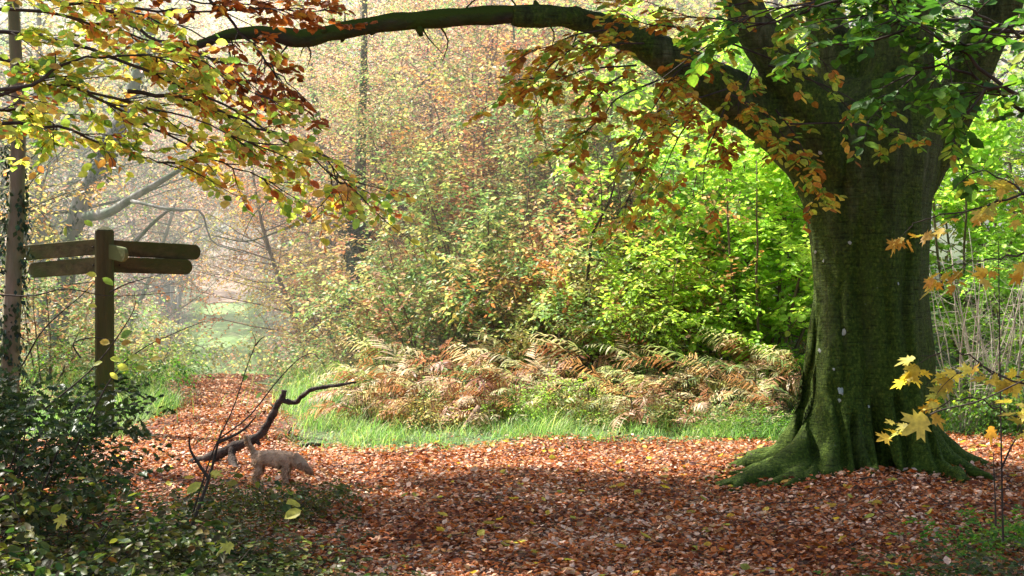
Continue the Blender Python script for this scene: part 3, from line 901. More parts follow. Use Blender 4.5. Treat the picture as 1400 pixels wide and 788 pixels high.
    def spray(pts, nsub, sublen, nl, size, droop=-.06, r=.008, seg=14, flat=.6, sub2=2):
        c = curve([Vector(p) for p in pts], seg)
        tw.tube(c, lerps([r, r * .3], seg + 1), 5, cap=False)
        for j in range(nsub):
            t = random.uniform(.08, 1.0) * seg; i = min(int(t), seg - 1)
            q = c[i].lerp(c[i + 1], t - i); ax = (c[i + 1] - c[i]).normalized()
            side = ax.cross(Vector((0, 0, 1)))
            if side.length < .2: side = rdir()
            d = ax * .7 + side.normalized() * random.choice((-1, 1)) * .9 + rdir() * .45
            L = sublen * random.uniform(.5, 1.2)
            sp = branch_line(q, d, L, 4, .15, droop)
            tw.tube(sp, [r * .4, r * .33, r * .25, r * .2, r * .12], 3, cap=False)
            for m in range(sub2):
                v = random.uniform(.2, 1) * 4; k = min(int(v), 3)
                leaf_twig(tw, lv, sp[k].lerp(sp[k + 1], v - k), (sp[k + 1] - sp[k]).normalized() + rdir() * .7, L * .5, nl, size, droop, flat, r * .15)

    # copper/golden sprays hanging below the bough, centre of the photo
    for (x0, y0, x1, y1, dd, n) in ((830, 60, 660, 150, 10.6, 9), (870, 90, 700, 110, 10.2, 9), (900, 110, 760, 210, 10.5, 10), (930, 130, 830, 260, 10.3, 10), (960, 150, 900, 250, 10.6, 8),
                                    (990, 150, 960, 270, 10.5, 8), (880, 60, 790, 60, 10.0, 8), (950, 80, 880, 170, 10.0, 9), (800, 50, 720, 170, 10.8, 7), (1000, 120, 860, 200, 10.9, 9), (860, 100, 800, 150, 10.4, 8),
                                    (840, 40, 700, 75, 10.6, 8), (930, 160, 850, 290, 11.0, 7), (1010, 30, 900, 10, 10.3, 8), (1030, 90, 1010, 180, 10.6, 7), (940, 40, 850, 20, 10.2, 9), (1000, 60, 930, 110, 10.1, 8)):
        spray([T(x0, y0, dd + .3), T((x0 * .6 + x1 * .4), (y0 * .75 + y1 * .25), dd), T((x0 + x1) / 2 - 10, (y0 + y1) / 2 + 4, dd - .1), T(x1, y1, dd - .1)], n, .34, 6, .072)
    # in front of the trunk fork
    for (x0, y0, x1, y1, dd, n) in ((1000, 60, 1180, 160, 10.2, 6), (1050, 90, 1240, 185, 10.3, 6), (1020, 140, 1090, 215, 10.4, 9), (1060, 150, 1120, 255, 10.5, 9), (1040, 20, 1130, 90, 10.0, 8), (1080, 170, 1270, 195, 10.2, 5),
                                    (990, 10, 1100, 20, 10.0, 8), (1090, 215, 1130, 268, 10.6, 5), (1000, 130, 1040, 180, 10.3, 7)):
        spray([T(x0, y0, dd), T((x0 + x1) / 2, (y0 + y1) / 2 - 12, dd), T(x1, y1, dd)], n, .28, 5, .072)
    me = lv.mesh('leafy_twigs', TB, rnd=np.clip(rng.normal(.52, .28, len(lv.p)), 0, 1))
    lf = mesh_obj('hanging_leaves', me, M['beech_mix'], root)
    tw.build('twigs', M['twig'], root)
    # --- unseen upper crown, placed and trimmed so its shadow covers the foreground
    random.seed(9)
    cw = MB(); cl = Leaves()
    starts = [(-.3, -.5, 4.3), (-1.8, -.7, 4.9), (.2, 0, 6.0), (.35, .1, 8), (1.4, -.2, 5.6), (-.2, .3, 5)]
    for s in range(105):
        st = Vector(random.choice(starts))
        tx = random.uniform(-15.5, .5); ty = random.uniform(-7, 5)
        tz = random.uniform(6.3, 9.5)
        # keep its underside above what the lens sees
        e = Vector((tx, ty, tz))
        c = curve([st, st.lerp(e, .35) + Vector((0, 0, .9)), st.lerp(e, .7) + Vector((0, 0, .5)), e], 12)
        cw.tube(c, lerps([.09, .02], 13), 6, cap=False)
        for j in range(16):
            t = random.uniform(.3, 1) * 12; i = min(int(t), 11)
            q = c[i].lerp(c[i + 1], t - i)
            sp = branch_line(q, Vector((random.gauss(0, 1), random.gauss(0, 1), random.uniform(-.05, .4))), random.uniform(.8, 1.9), 4, .15, 0)
            cw.tube(sp, [.014, .011, .009, .006, .003], 3, cap=False)
            for m in range(9):
                v = random.uniform(.1, 1) * 4; k = min(int(v), 3)
                leaf_twig(cw, cl, sp[k].lerp(sp[k + 1], v - k), (sp[k + 1] - sp[k]).normalized() + rdir() * .7, .5, 6, .13, 0, .5, .003, twigs=False)
    keep = [i for i, p in enumerate(cl.p) if p[2] > 1.6 + (p[1] + TY) * .206 + .35 and (p[1] + TY - .47 * p[2] + .15 * math.sin(p[0] * 2)) < 11.75 and (p[1] + TY - .47 * p[2]) > 6.9 + .8 * math.sin(p[0] * 1.3) and mnoise.noise((p[0] * .8, p[1] * .8, p[2] * .5)) < .45]
    cl.p = [cl.p[i] for i in keep]; cl.d = [cl.d[i] for i in keep]; cl.n = [cl.n[i] for i in keep]; cl.s = [cl.s[i] for i in keep]
    mesh_obj('crown', cl.mesh('crown', TQ), M['canopy'], root)
    cw.build('crown_branches', M['bark'], root)
    return root


beech()


# ------------------------------------------------------------------ overhanging sprays on the left
def overhang(name, label, cat, paths, mat, nsub, sublen, nl, size, tmpl=TB, seed=1, rmean=.5, rsp=.28, r=.012, sub2=2, droop=-.04, flat=.7, group=None, petiole=False):
    random.seed(seed)
    b0 = Vector(paths[0][0])
    t = empty(name, b0, 0, label, cat, group)
    tw = MB(); lv = Leaves()
    for pts in paths:
        pts = [Vector(p) - b0 for p in pts]
        seg = 18
        c = curve(pts, seg)
        c = [q + rdir() * .012 for q in c]
        tw.tube(c, lerps([r, r * .55, r * .2], seg + 1), 6, cap=False)
        for j in range(nsub):
            v = random.uniform(.12, 1.0) * seg; i = min(int(v), seg - 1)
            q = c[i].lerp(c[i + 1], v - i); ax = (c[i + 1] - c[i]).normalized()
            side = ax.cross(Vector((0, 0, 1))).normalized()
            d = ax * .9 + side * random.choice((-1, 1)) * .9 + rdir() * .4
            L = sublen * random.uniform(.5, 1.2)
            sp = branch_line(q, d, L, 5, .13, droop)
            tw.tube(sp, [r * .35, r * .3, r * .24, r * .2, r * .15, r * .08], 4, cap=False)
            for m in range(sub2):
                u = random.uniform(.1, 1) * 5; k = min(int(u), 4)
                leaf_twig(tw, lv, sp[k].lerp(sp[k + 1], u - k), (sp[k + 1] - sp[k]).normalized() + rdir() * .6, L * .45, nl, size, droop, flat, r * .14)
    tw.build('branches', M['twig'], t)
    n = len(lv.p)
    mesh_obj('leaves', lv.mesh('leaves', tmpl, rnd=np.clip(rng.normal(rmean, rsp, n), 0, 1)), M[mat], t)
    return t


def PP(l, d): return [P(x, y, d + k * dd) for k, (x, y, *r) in enumerate(l) for dd in [(.0)]]


A = []
for l, d0, d1 in (([(-80, 60), (60, 90), (200, 150), (330, 205), (430, 235)], 7.0, 7.6),
                  ([(-80, 40), (80, 50), (240, 95), (380, 150), (500, 215), (545, 250)], 7.2, 7.4),
                  ([(-80, 150), (60, 110), (150, 120), (280, 150), (420, 190)], 7.2, 7.0),
                  ([(-80, 10), (60, 15), (160, 35), (300, 75), (420, 130)], 7.6, 7.6),
                  ([(-80, 120), (40, 110), (110, 80), (220, 70), (300, 90)], 6.8, 7.2),
                  ([(-90, 170), (20, 160), (110, 170), (200, 200), (290, 215)], 7.0, 7.3),
                  ([(-80, -20), (40, -5), (150, 10), (260, 30), (360, 60)], 7.4, 7.6),
                  ([(-80, 150), (0, 140), (60, 150), (90, 165)], 7.4, 7.6),
                  ([(200, 120), (300, 130), (400, 165), (480, 190), (540, 235)], 7.4, 7.2)):
    n = len(l); l = [(x * .88 if x > 0 else x, y * (1.06 if y > 0 else 1)) for x, y in l]
    A.append([P(x, y, d0 + (d1 - d0) * k / (n - 1)) for k, (x, y) in enumerate(l)])
overhang('overhanging_branch', 'low branch of yellow, green and copper leaves hanging above the signpost', 'branch', A, 'spray_mix', 16, .42, 6, .058, seed=21, rmean=.52, rsp=.22, sub2=3, droop=-.02, flat=.9)
A = []
for l, d in (([(60, -60), (160, 5), (260, 15), (370, 12), (470, 18)], 8.6), ([(100, -60), (200, -10), (310, 5), (400, 0)], 8.8), ([(250, -40), (330, 45), (370, 90), (420, 140)], 8.7), ([(150, 20), (230, 60), (310, 90), (360, 130)], 8.4)):
    A.append([P(x, y, d) for x, y in l])
overhang('copper_branch', 'branch of dark copper leaves along the top left edge', 'branch', A, 'copper', 13, .4, 6, .068, seed=22, rmean=.4, rsp=.22)
# green hazel branches top right, in front of the beech
A = []
for l, d in (([(1480, 150), (1390, 130), (1300, 60), (1220, 20), (1150, 30)], 6.4), ([(1480, 40), (1380, 45), (1290, 30), (1180, 60), (1090, 60)], 6.6), ([(1490, 200), (1400, 150), (1330, 105), (1270, 90), (1210, 140)], 6.5),
             ([(1480, -30), (1350, -10), (1200, 0), (1080, 10), (1000, 30)], 6.8), ([(1480, 100), (1400, 110), (1340, 130), (1300, 190)], 6.3), ([(1300, -60), (1180, -20), (1060, 30), (960, 50)], 6.9), ([(1500, 90), (1420, 60), (1340, 20), (1280, -10)], 6.2), ([(1350, -70), (1240, -15), (1130, 5), (1040, 10)], 6.6), ([(1500, 10), (1430, 25), (1350, 50), (1290, 75)], 6.4)):
    A.append([P(x, y, d) for x, y in l])
overhang('hazel_branch', 'dark green leafy hazel branch reaching in front of the beech trunk', 'branch', A, 'hazel', 9, .4, 6, .066, seed=23, rmean=.42, rsp=.25, r=.013)
# yellow maple branch on the right
A = []
for l, d in (([(1480, 250), (1400, 265), (1330, 285), (1270, 300), (1240, 312)], 6.0), ([(1480, 300), (1410, 270), (1340, 235), (1300, 262)], 6.1), ([(1470, 330), (1400, 345), (1340, 358), (1290, 365)], 6.2)):
    A.append([P(x, y, d) for x, y in l])
overhang('maple_branch', 'upper maple branch with yellow lobed leaves right of the beech trunk', 'branch', A, 'maple', 4, .2, 3, .08, tmpl=TM, seed=24, r=.007, sub2=2, flat=1.0, group='yellow maple branches')
A = []
for l, d in (([(1480, 620), (1420, 590), (1370, 560), (1320, 545), (1265, 560)], 5.6), ([(1470, 500), (1400, 520), (1340, 500), (1300, 520)], 5.8), ([(1480, 560), (1420, 530), (1360, 510), (1310, 480), (1255, 488)], 5.7)):
    A.append([P(x, y, d) for x, y in l])
overhang('maple_branch', 'lower maple branch with large yellow leaves crossing the beech base', 'branch', A, 'maple', 3, .2, 3, .085, tmpl=TM, seed=25, r=.006, sub2=2, flat=1.0, group='yellow maple branches')
# big single maple leaf in front of the trunk on its stalk
def single_leaf():
    t = empty('maple_leaf_stalk', P(1390, 560, 5.2), 0, 'single big yellow maple leaf on a long stalk before the trunk base', 'leaf')
    b0 = t.location.copy()
    m = MB(); m.tube(curve([P(1400, 520, 5.3) - b0, P(1340, 548, 5.25) - b0, P(1290, 560, 5.2) - b0, P(1272, 567, 5.2) - b0], 10), [.003] * 11, 5)
    m.build('stalk', M['twig'], t)
    pts = [P(1274, 566, 5.2) - b0, P(1256, 487, 5.2) - b0, P(1355, 578, 5.25) - b0]
    dirs = [P(1235, 594, 5.2) - P(1274, 566, 5.2), P(1225, 500, 5.2) - P(1256, 487, 5.2), Vector((0, 0, -1))]
    nn = [(.3, -.8, .55), (.1, -.35, .9), (.2, -1, .1)]
    for i in range(3):
        me = leaves_mesh('blade', [tuple(pts[i])], [tuple(dirs[i])], [nn[i]], np.array([(.135, .095, .085)[i]]), np.array([(.7, .75, .05)[i]]), TM, val=np.ones(1))
        mesh_obj('blade', me, M['maple'], t)


single_leaf()


# ------------------------------------------------------------------ signpost
def rounded_board(L, h, th, mat, name, parent, M4, seg=10):
    """board along +x, rounded far end, slightly bevelled"""
    b = MB()
    prof = [(0, -h / 2), (L - h * .45, -h / 2)]
    for i in range(1, seg):
        a = -PI / 2 + PI * i / seg
        prof.append((L - h * .45 + math.cos(a) * h * .45, math.sin(a) * h / 2))
    prof += [(L - h * .45, h / 2), (0, h / 2)]
    n = len(prof); e = .006
    vs = []
    cx, cy = L / 2, 0
    for yy, ins in ((-th / 2, e), (-th / 2 + e, 0), (th / 2 - e, 0), (th / 2, e)):
        for (x, z) in prof:
            x2 = x - ins * (1 if x > cx else -1); z2 = z - ins * (1 if z > 0 else -1)
            vs.append(M4 @ Vector((x2, yy, z2)))
    fs = [list(range(n)), [3 * n + i for i in range(n)][::-1]]
    for r in range(3):
        for i in range(n):
            j = (i + 1) % n
            fs.append([r * n + i, r * n + n + i, r * n + n + j, r * n + j])
    b.poly(vs, fs)
    o = b.build(name, mat, parent, smooth=False)
    return o


def signpost():
    d = 14.8
    x = pxx(143, d); z0 = H(x, d)
    t = empty('signpost', (x, d, z0), 0, 'weathered wooden fingerpost with five arms at the path junction', 'signpost')
    topz = P(143, 310, d).z - z0
    hw = .091
    b = MB()
    a = math.radians(14)
    def ring(z, w): return [Vector((math.cos(a + PI / 4 + k * PI / 2) * w * 1.414, math.sin(a + PI / 4 + k * PI / 2) * w * 1.414, z)) for k in range(4)]
    def ring8(z, w, c):
        out = []
        for k in range(4):
            for s in (-1, 1):
                an = a + PI / 4 + k * PI / 2
                p = Vector((math.cos(an), math.sin(an), 0)) * (w * 1.414)
                q = Vector((-math.sin(an), math.cos(an), 0)) * c * s
                out.append(p * (1 - c / w * .35) + q + Vector((0, 0, z)))
        return out
    zs = [(-.2, hw), (.4, hw), (1.0, hw * .99), (1.6, hw * .99), (topz - .05, hw * .98), (topz - .035, hw * .9), (topz, .03)]
    vs = []
    for z, w in zs: vs += ring8(z, w, .012)
    fs = [[i * 8 + k, i * 8 + (k + 1) % 8, i * 8 + 8 + (k + 1) % 8, i * 8 + 8 + k] for i in range(len(zs) - 1) for k in range(8)]
    fs.append([(len(zs) - 1) * 8 + k for k in range(8)])
    b.poly(vs, fs); b.build('post', M['signwood'], t, smooth=False)
    def arm(pz, az, droop, L, mat='armwood', h=.165, off=0.06):
        m = Matrix.Translation((0, 0, 0)) @ Matrix.Rotation(az, 4, 'Z') @ Matrix.Translation((off, 0, 0)) @ Matrix.Rotation(droop, 4, 'Y')
        o = rounded_board(L, h, .045, M[mat], 'arm', t, m)
        o.location = (0, 0, pz)
        return o
    zz = lambda py: P(0, py, d).z - z0
    R_ = math.radians
    arm(zz(339), R_(33), R_(2.2), .98)
    arm(zz(362), R_(30), R_(1.4), .87)
    arm(zz(337), R_(147), R_(2.6), 1.29)
    arm(zz(362), R_(145), R_(2.8), 1.19)
    o = arm(zz(344), R_(-38), R_(9), .30, 'litarm', .15, .08)
    o['label'] = 'short broken arm pointing outward, toned as if sunlit'
    # bolts on arms
    for py, az in ((339, 33), (362, 30), (337, 147), (362, 145)):
        bb = MB(); an = R_(az)
        p = Vector((math.cos(an) * .15, math.sin(an) * .15, zz(py) - .005)); nrm = Vector((math.sin(an), -math.cos(an), 0)) * (1 if az < 90 else -1)
        bb.tube([p + nrm * .018, p + nrm * .03], [.012, .01], 8)
        bb.build('bolt', M['darkfur'], t)
    return t


signpost()


# ------------------------------------------------------------------ fallen dead branch
def dead_branch():
    b0 = P(300, 628, 12.4)
    t = empty('dead_branch', (b0.x, b0.y, H(b0.x, b0.y)), 0, 'dark crooked dead branch rising from the leaves with a bent tip', 'branch')
    o0 = t.location
    m = MB()
    def tb(l, r, n=9, seg=26):
        c = curve([P(*q) - o0 for q in l], seg)
        rr = lerps(r, seg + 1)
        m.tube([p + rdir() * .004 for p in c], [a * (1 + .12 * math.sin(i * 1.7)) for i, a in enumerate(rr)], n, wob=.05)
    tb([(235, 648, 12.3), (262, 636, 12.3), (290, 625, 12.3), (318, 612, 12.3), (340, 604, 12.3), (358, 592, 12.3), (372, 568, 12.3), (380, 552, 12.3), (386, 544, 12.3), (389, 534, 12.3)], [.05, .05, .048, .042, .04, .034, .032, .028, .026, .024], 10, 34)
    tb([(383, 546, 12.3), (392, 549, 12.3), (403, 551, 12.3), (412, 543, 12.25), (424, 534, 12.2), (440, 530, 12.2), (460, 527, 12.15), (487, 523, 12.1)], [.024, .024, .022, .020, .018, .017, .015, .010])
    tb([(318, 612, 12.3), (317, 628, 12.2), (322, 645, 12.0), (326, 668, 11.6)], [.035, .036, .034, .03], 9, 12)
    tb([(326, 664, 11.7), (345, 652, 11.7), (356, 649, 11.6)], [.02, .018, .006], 8, 8)
    m.build('wood', M['deadwood'], t)
    k = MB(); c = P(350, 601, 12.3) - o0; k.tube([c, c + Vector((.03, -.02, -.045))], [.03, .012], 8); k.build('stub', M['deadwood'], t)


dead_branch()


def sapling(name, label, cat, stems, mat=None, leaves=None, r=.005, group=None):
    b0 = P(*stems[0][0])
    z = H(b0.x, b0.y)
    t = empty(name, (b0.x, b0.y, z), 0, label, cat, group)
    m = MB()
    for s in stems:
        c = curve([P(*q) - t.location for q in s], 14)
        m.tube(c, lerps([r, r * .35], 15), 5, cap=False)
    m.build('stems', M['twig'], t)
    if leaves:
        pts = [P(*l[:3]) - t.location for l in leaves]
        me = leaves_mesh('leaves', [tuple(p) for p in pts], [l[3] for l in leaves], [(random.gauss(0, .5), -.7, .8) for _ in leaves], np.array([l[4] * .68 for l in leaves]), np.array([l[5] for l in leaves]), TB)
        mesh_obj('leaves', me, M['spray_mix'], t)
    return t


sapling('sapling', 'thin bare twiggy sapling leaning right past the dead branch', 'sapling',
        [[(264, 700, 8.0), (290, 620, 8.0), (318, 560, 8.0), (338, 500, 8.0), (349, 470, 8.0), (345, 455, 8.0)], [(349, 473, 8.0), (355, 465, 8), (362, 460, 8.0)],
         [(300, 600, 8.0), (340, 570, 8.0), (380, 520, 8.0), (410, 490, 8.0), (428, 484, 8.0), (437, 492, 8.0)]],
        leaves=[(338, 516, 8, (-.7, 0, .3), .06, .9), (340, 514, 8, (-.6, 0, -.5), .075, .95), (350, 545, 8, (.3, 0, .3), .07, .8)])
sapling('sapling', 'short reddish woody sapling below the dead branch', 'sapling',
        [[(262, 720, 7.6), (285, 655, 7.6), (297, 610, 7.6), (303, 588, 7.6)], [(297, 606, 7.6), (330, 590, 7.6), (350, 570, 7.6)], [(285, 655, 7.6), (262, 620, 7.6), (258, 600, 7.6)]], r=.011)
sapling('twiggy_shoot', 'spindly shoot with yellow and brown leaves wrapped round the signpost', 'shoot',
        [[(100, 620, 7.4), (150, 520, 7.4), (190, 480, 7.4), (240, 455, 7.4), (278, 440, 7.4)], [(60, 560, 7.4), (130, 500, 7.4), (180, 430, 7.4), (184, 400, 7.4)], [(-40, 400, 7.4), (40, 405, 7.4), (90, 395, 7.4), (150, 405, 7.4), (240, 400, 7.4)],
         [(30, 500, 7.4), (60, 450, 7.4), (110, 405, 7.4), (130, 385, 7.4)], [(150, 400, 7.4), (175, 388, 7.4), (220, 375, 7.4)], [(110, 490, 7.4), (100, 470, 7.4), (125, 462, 7.4), (150, 465, 7.4), (190, 470, 7.4)]],
        leaves=[(140, 380, 7.3, (.3, 0, -.2), .1, .85), (132, 378, 7.3, (-.9, 0, .3), .08, .6), (165, 462, 7.3, (.8, 0, .5), .10, .8), (213, 462, 7.3, (.5, 0, -.8), .06, .02), (205, 492, 7.3, (.9, 0, .1), .085, .25),
                (150, 490, 7.3, (.9, 0, -.2), .09, .5), (160, 500, 7.3, (.9, 0, -.3), .09, .42), (175, 490, 7.3, (.9, 0, .1), .09, .5), (150, 470, 7.3, (-.9, 0, .2), .08, .3), (165, 470, 7.3, (.9, 0, .1), .08, .2), (185, 503, 7.3, (.7, 0, -.1), .08, .45), (120, 418, 7.3, (.9, 0, -.1), .07, .6), (90, 310, 7.4, (0, 0, -1), .08, .8), (115, 302, 7.4, (.8, 0, -.5), .08, .85),
                (140, 495, 7.3, (-.8, 0, -.3), .08, .5), (150, 510, 7.3, (.6, 0, -.5), .08, .35)])
sapling('thin_sapling', 'straight dark whip-like sapling beside the yellow maple leaves', 'sapling',
        [[(1372, 740, 7.2), (1370, 640, 7.2), (1368, 540, 7.2), (1366, 400, 7.2), (1365, 330, 7.2)], [(1362, 720, 7.2), (1361, 680, 7.2), (1358, 620, 7.2)], [(1370, 640, 7.2), (1390, 600, 7.2), (1420, 580, 7.2)]], r=.006)


# ------------------------------------------------------------------ dog
def dog():
    px, d = 372, 11.15
    x = pxx(px, d); z0 = H(x, d)
    t = empty('dog', (x, d, z0), math.radians(-12), 'small sandy dog sniffing the leaves beyond the brambles, tail raised', 'dog')
    cl_t = bpy.data.textures.new('fur clumps', 'CLOUDS'); cl_t.noise_scale = .02

    def skin(name, verts, edges, rad, mat, lv=2):
        me = bpy.data.meshes.new(name); me.from_pydata(verts, edges, []); me.update()
        o = bpy.data.objects.new(name, me); me.materials.append(M[mat]); link(o, t)
        s = o.modifiers.new('skin', 'SKIN'); 
        for i, r in enumerate(rad):
            r = r if hasattr(r, '__len__') else (r, r)
            me.skin_vertices[0].data[i].radius = r
            me.skin_vertices[0].data[i].use_root = (i == 0)
        o.modifiers.new('ss', 'SUBSURF').levels = lv; o.modifiers[-1].render_levels = lv
        s.use_smooth_shade = True
        if lv == 2:
            dm = o.modifiers.new('d', 'DISPLACE'); dm.texture = cl_t; dm.strength = .018; dm.mid_level = .5
        return o
    v = [(-.10, 0, .235), (-.02, 0, .225), (.07, 0, .225), (.13, 0, .235), (.185, 0, .22), (.235, 0, .19), (.30, 0, .14),  # hip..head 0-6
         (-.155, 0, .265), (-.175, 0, .31), (-.20, 0, .36), (-.215, 0, .40),  # tail 7-10
         (-.115, .045, .19), (-.10, .05, .135), (-.145, .05, .075), (-.135, .05, .02), (-.11, .05, .012),
         (-.115, -.045, .19), (-.09, -.05, .135), (-.13, -.05, .075), (-.115, -.05, .02), (-.09, -.05, .012),
         (.12, .045, .17), (.105, .05, .11), (.11, .05, .05), (.115, .05, .015), (.14, .05, .012),
         (.13, -.045, .17), (.12, -.05, .11), (.14, -.05, .05), (.15, -.05, .015), (.172, -.05, .012)]
    e = [(0, 1), (1, 2), (2, 3), (3, 4), (4, 5), (5, 6), (0, 7), (7, 8), (8, 9), (9, 10), (0, 11), (11, 12), (12, 13), (13, 14), (14, 15), (0, 16), (16, 17), (17, 18), (18, 19), (19, 20),
         (3, 21), (21, 22), (22, 23), (23, 24), (24, 25), (3, 26), (26, 27), (27, 28), (28, 29), (29, 30)]
    r = [.078, .07, .076, .076, .06, .058, .03, .022, .017, .015, .010] + [.042, .028, .016, .015, .013] * 2 + [.036, .024, .017, .015, .014] * 2
    skin('body', v, e, r, 'fur')
    skin('muzzle', [(.275, 0, .155), (.315, 0, .125), (.338, 0, .108)], [(0, 1), (1, 2)], [.034, .028, .022], 'brownfur')
    skin('nose', [(.338, 0, .11), (.348, 0, .105)], [(0, 1)], [.010, .007], 'darkfur', 1)
    for s in (-1, 1):
        skin('ear', [(.24, s * .038, .205), (.245, s * .056, .18), (.255, s * .06, .15)], [(0, 1), (1, 2)], [(.016, .008), (.02, .007), (.01, .005)], 'brownfur')
        skin('eye', [(.285, s * .026, .168), (.288, s * .028, .167)], [(0, 1)], [.005, .004], 'darkfur', 1)
    # shaggy coat
    bpy.context.view_layer.update()
    dg = bpy.context.evaluated_depsgraph_get()
    bod = [o for o in t.children if o.name.startswith('body')][0]
    me = bpy.data.meshes.new_from_object(bod.evaluated_get(dg))
    vs = [v for v in me.vertices]
    lv = Leaves()
    for i in range(5200):
        q = random.choice(vs)
        if q.co.z < .03: continue
        lv.add(q.co + q.normal * -.002, q.normal * .55 + Vector((-.6, 0, -.55)) + rdir() * .3, q.normal.cross(Vector((0, 1, 0))) + rdir() * .3, random.uniform(.018, .036))
    mesh_obj('coat', lv.mesh('coat', TP), M['coat'], t)
    m = MB(); c = [Vector((.195 + .0 * math.cos(a), .052 * math.cos(a), .215 + .05 * math.sin(a))) for a in np.linspace(0, 2 * PI, 17)]
    m.tube(c, .004, 6); m.build('collar', M['darkfur'], t)
    return t


dog()


# ------------------------------------------------------------------ bracken
def frond(mb, lv, fr, base, az, L, tilt, arch=1.0, nseg=19):
    p = Vector(base); d = Vector((math.cos(az) * math.cos(tilt), math.sin(az) * math.cos(tilt), math.sin(tilt)))
    pts = [p.copy()]
    roll = random.uniform(-.9, .5)
    tone = random.random()
    for i in range(nseg):
        d = (d + Vector((0, 0, -.06 * arch * (i / nseg + .25))) + rdir() * .02).normalized()
        p = p + d * L / nseg; pts.append(p.copy())
    mb.tube(pts, lerps([.004, .001], nseg + 1), 3, cap=False)
    for i in range(3, nseg):
        ax = (pts[i + 1] - pts[i]).normalized(); side = ax.cross(Vector((0, 0, 1))).normalized(); side = (side + Vector((0, 0, roll))).normalized(); up = side.cross(ax)
        t = (i - 3) / (nseg - 3)
        pl = L * .34 * (math.sin(min(1, t * 3.0 + .3) * PI / 2)) * (1 - t) ** .85 + .015
        for s in (-1, 1):
            if random.random() < .16: continue
            pd = (side * s + ax * .8 - up * .25 + rdir() * .28).normalized()
            lv.add(pts[i], pd, up + rdir() * .3, pl * random.uniform(.8, 1.1)); fr.append(tone)


def reg_bracken(name, n, L, seed, bias=None):
    random.seed(seed)
    mb = MB(); lv = Leaves(); fr = []
    for i in range(n):
        az = random.gauss(bias, .75)
        st = Vector((random.gauss(0, .16), random.gauss(0, .14), 0))
        h = random.uniform(.08, .62) * L
        e = st + Vector((math.cos(az) * .08, math.sin(az) * .08, h))
        mb.tube([st, e], [.005, .004], 3, cap=False)
        frond(mb, lv, fr, e, az, L * random.uniform(.6, 1.1), random.uniform(-.05, .75), random.uniform(.5, 1.7))
    fr = np.array(fr)
    PROTO[name] = (mb.mesh(name + '_stems'), lv.mesh(name + '_fronds', TP, rnd=np.clip(.15 + .7 * fr + rng.normal(0, .07, len(fr)), 0, 1)))


reg_bracken('bracken_a', 17, .95, 31, PI)
reg_bracken('bracken_b', 16, .85, 32, PI * 1.08)
reg_bracken('bracken_c', 16, .9, 33, PI * .9)

random.seed(41)
brk = [  # px, d, scale, mat, label (None: shared)
    (500, 15.6, .75, 'bracken', 'straw coloured bracken at the left end of the verge, nearest the dead branch tip'),
    (545, 16.2, .95, 'bracken', None), (590, 16.4, 1.1, 'bracken', 'tallest rust and straw bracken arching left above the pale stump'), (640, 16.0, 1.0, 'bracken', None), (690, 16.6, 1.0, 'bracken', None),
    (740, 16.1, .95, 'bracken', None), (790, 16.6, 1.05, 'bracken', 'bracken with a pale yellow arching frond in the middle of the bank'), (840, 16.0, .95, 'bracken', None), (890, 16.4, 1.05, 'bracken', None),
    (940, 15.9, .95, 'bracken', None), (985, 16.3, 1.0, 'bracken', None), (1030, 15.9, .95, 'bracken', None), (1075, 16.3, .95, 'bracken', 'brown bracken tucked against the left side of the beech trunk'),
    (1060, 15.5, .8, 'bracken', None), (1095, 16.0, .95, 'bracken', None), (1010, 16.8, 1.1, 'bracken', None), (1055, 17.0, 1.15, 'bracken', None), (560, 15.8, .8, 'bracken', None), (700, 15.6, .75, 'bracken', None), (910, 15.7, .8, 'bracken', None), (810, 15.5, .75, 'bracken', None),
    (520, 17.4, 1.0, 'bracken', None), (610, 17.6, 1.15, 'bracken', None), (710, 17.8, 1.1, 'bracken', None), (820, 17.6, 1.15, 'bracken', None), (930, 17.6, 1.15, 'bracken', None), (1020, 17.5, 1.1, 'bracken', None),
    (575, 15.3, .6, 'bracken', None), (665, 15.3, .7, 'bracken', None), (765, 15.4, .65, 'bracken', None), (870, 15.2, .7, 'bracken', None), (965, 15.2, .65, 'bracken', None), (1050, 15.2, .6, 'bracken', None),
    (925, 17.0, 1.2, 'fern', 'pale green fern frond standing above the brown bracken'), (490, 16.6, .85, 'fern', 'whitish green fern at the far left of the bracken bank'), (860, 18.6, 1.25, 'fern', 'green fern behind the middle of the bracken bank'),
]
for i, (px, d, s, mt, lb) in enumerate(brk):
    x = pxx(px, d); s *= .98
    plant('bracken' if mt == 'bracken' else 'fern', ('bracken_a', 'bracken_b', 'bracken_c')[i % 3], x, d, mt, lb or 'rusty brown bracken arching over the grass verge', 'bracken' if mt == 'bracken' else 'fern',
          'bracken along the verge' if mt == 'bracken' else None, scale=s, sz=1.15, rz=random.gauss(0, .5), trunk='stems', crown='fronds', dz=-.02)

def fallen_twigs():
    random.seed(88)
    m = MB()
    for i in range(150):
        y = random.uniform(7.5, 14.5); x = random.uniform(-1, 1) * y * .36
        a = random.uniform(0, 2 * PI); L_ = random.uniform(.08, .45)
        z = H(x, y) + .035
        p = branch_line(Vector((x, y, z)), Vector((math.cos(a), math.sin(a), .02)), L_, 5, .12, 0)
        r = random.uniform(.002, .006)
        m.tube(p, [r, r, r * .9, r * .8, r * .6, r * .3], 5)
    tag(m.build('fallen_twigs', M['twig']), 'thin broken twigs scattered over the leaf carpet', 'twigs', kind='stuff')


fallen_twigs()

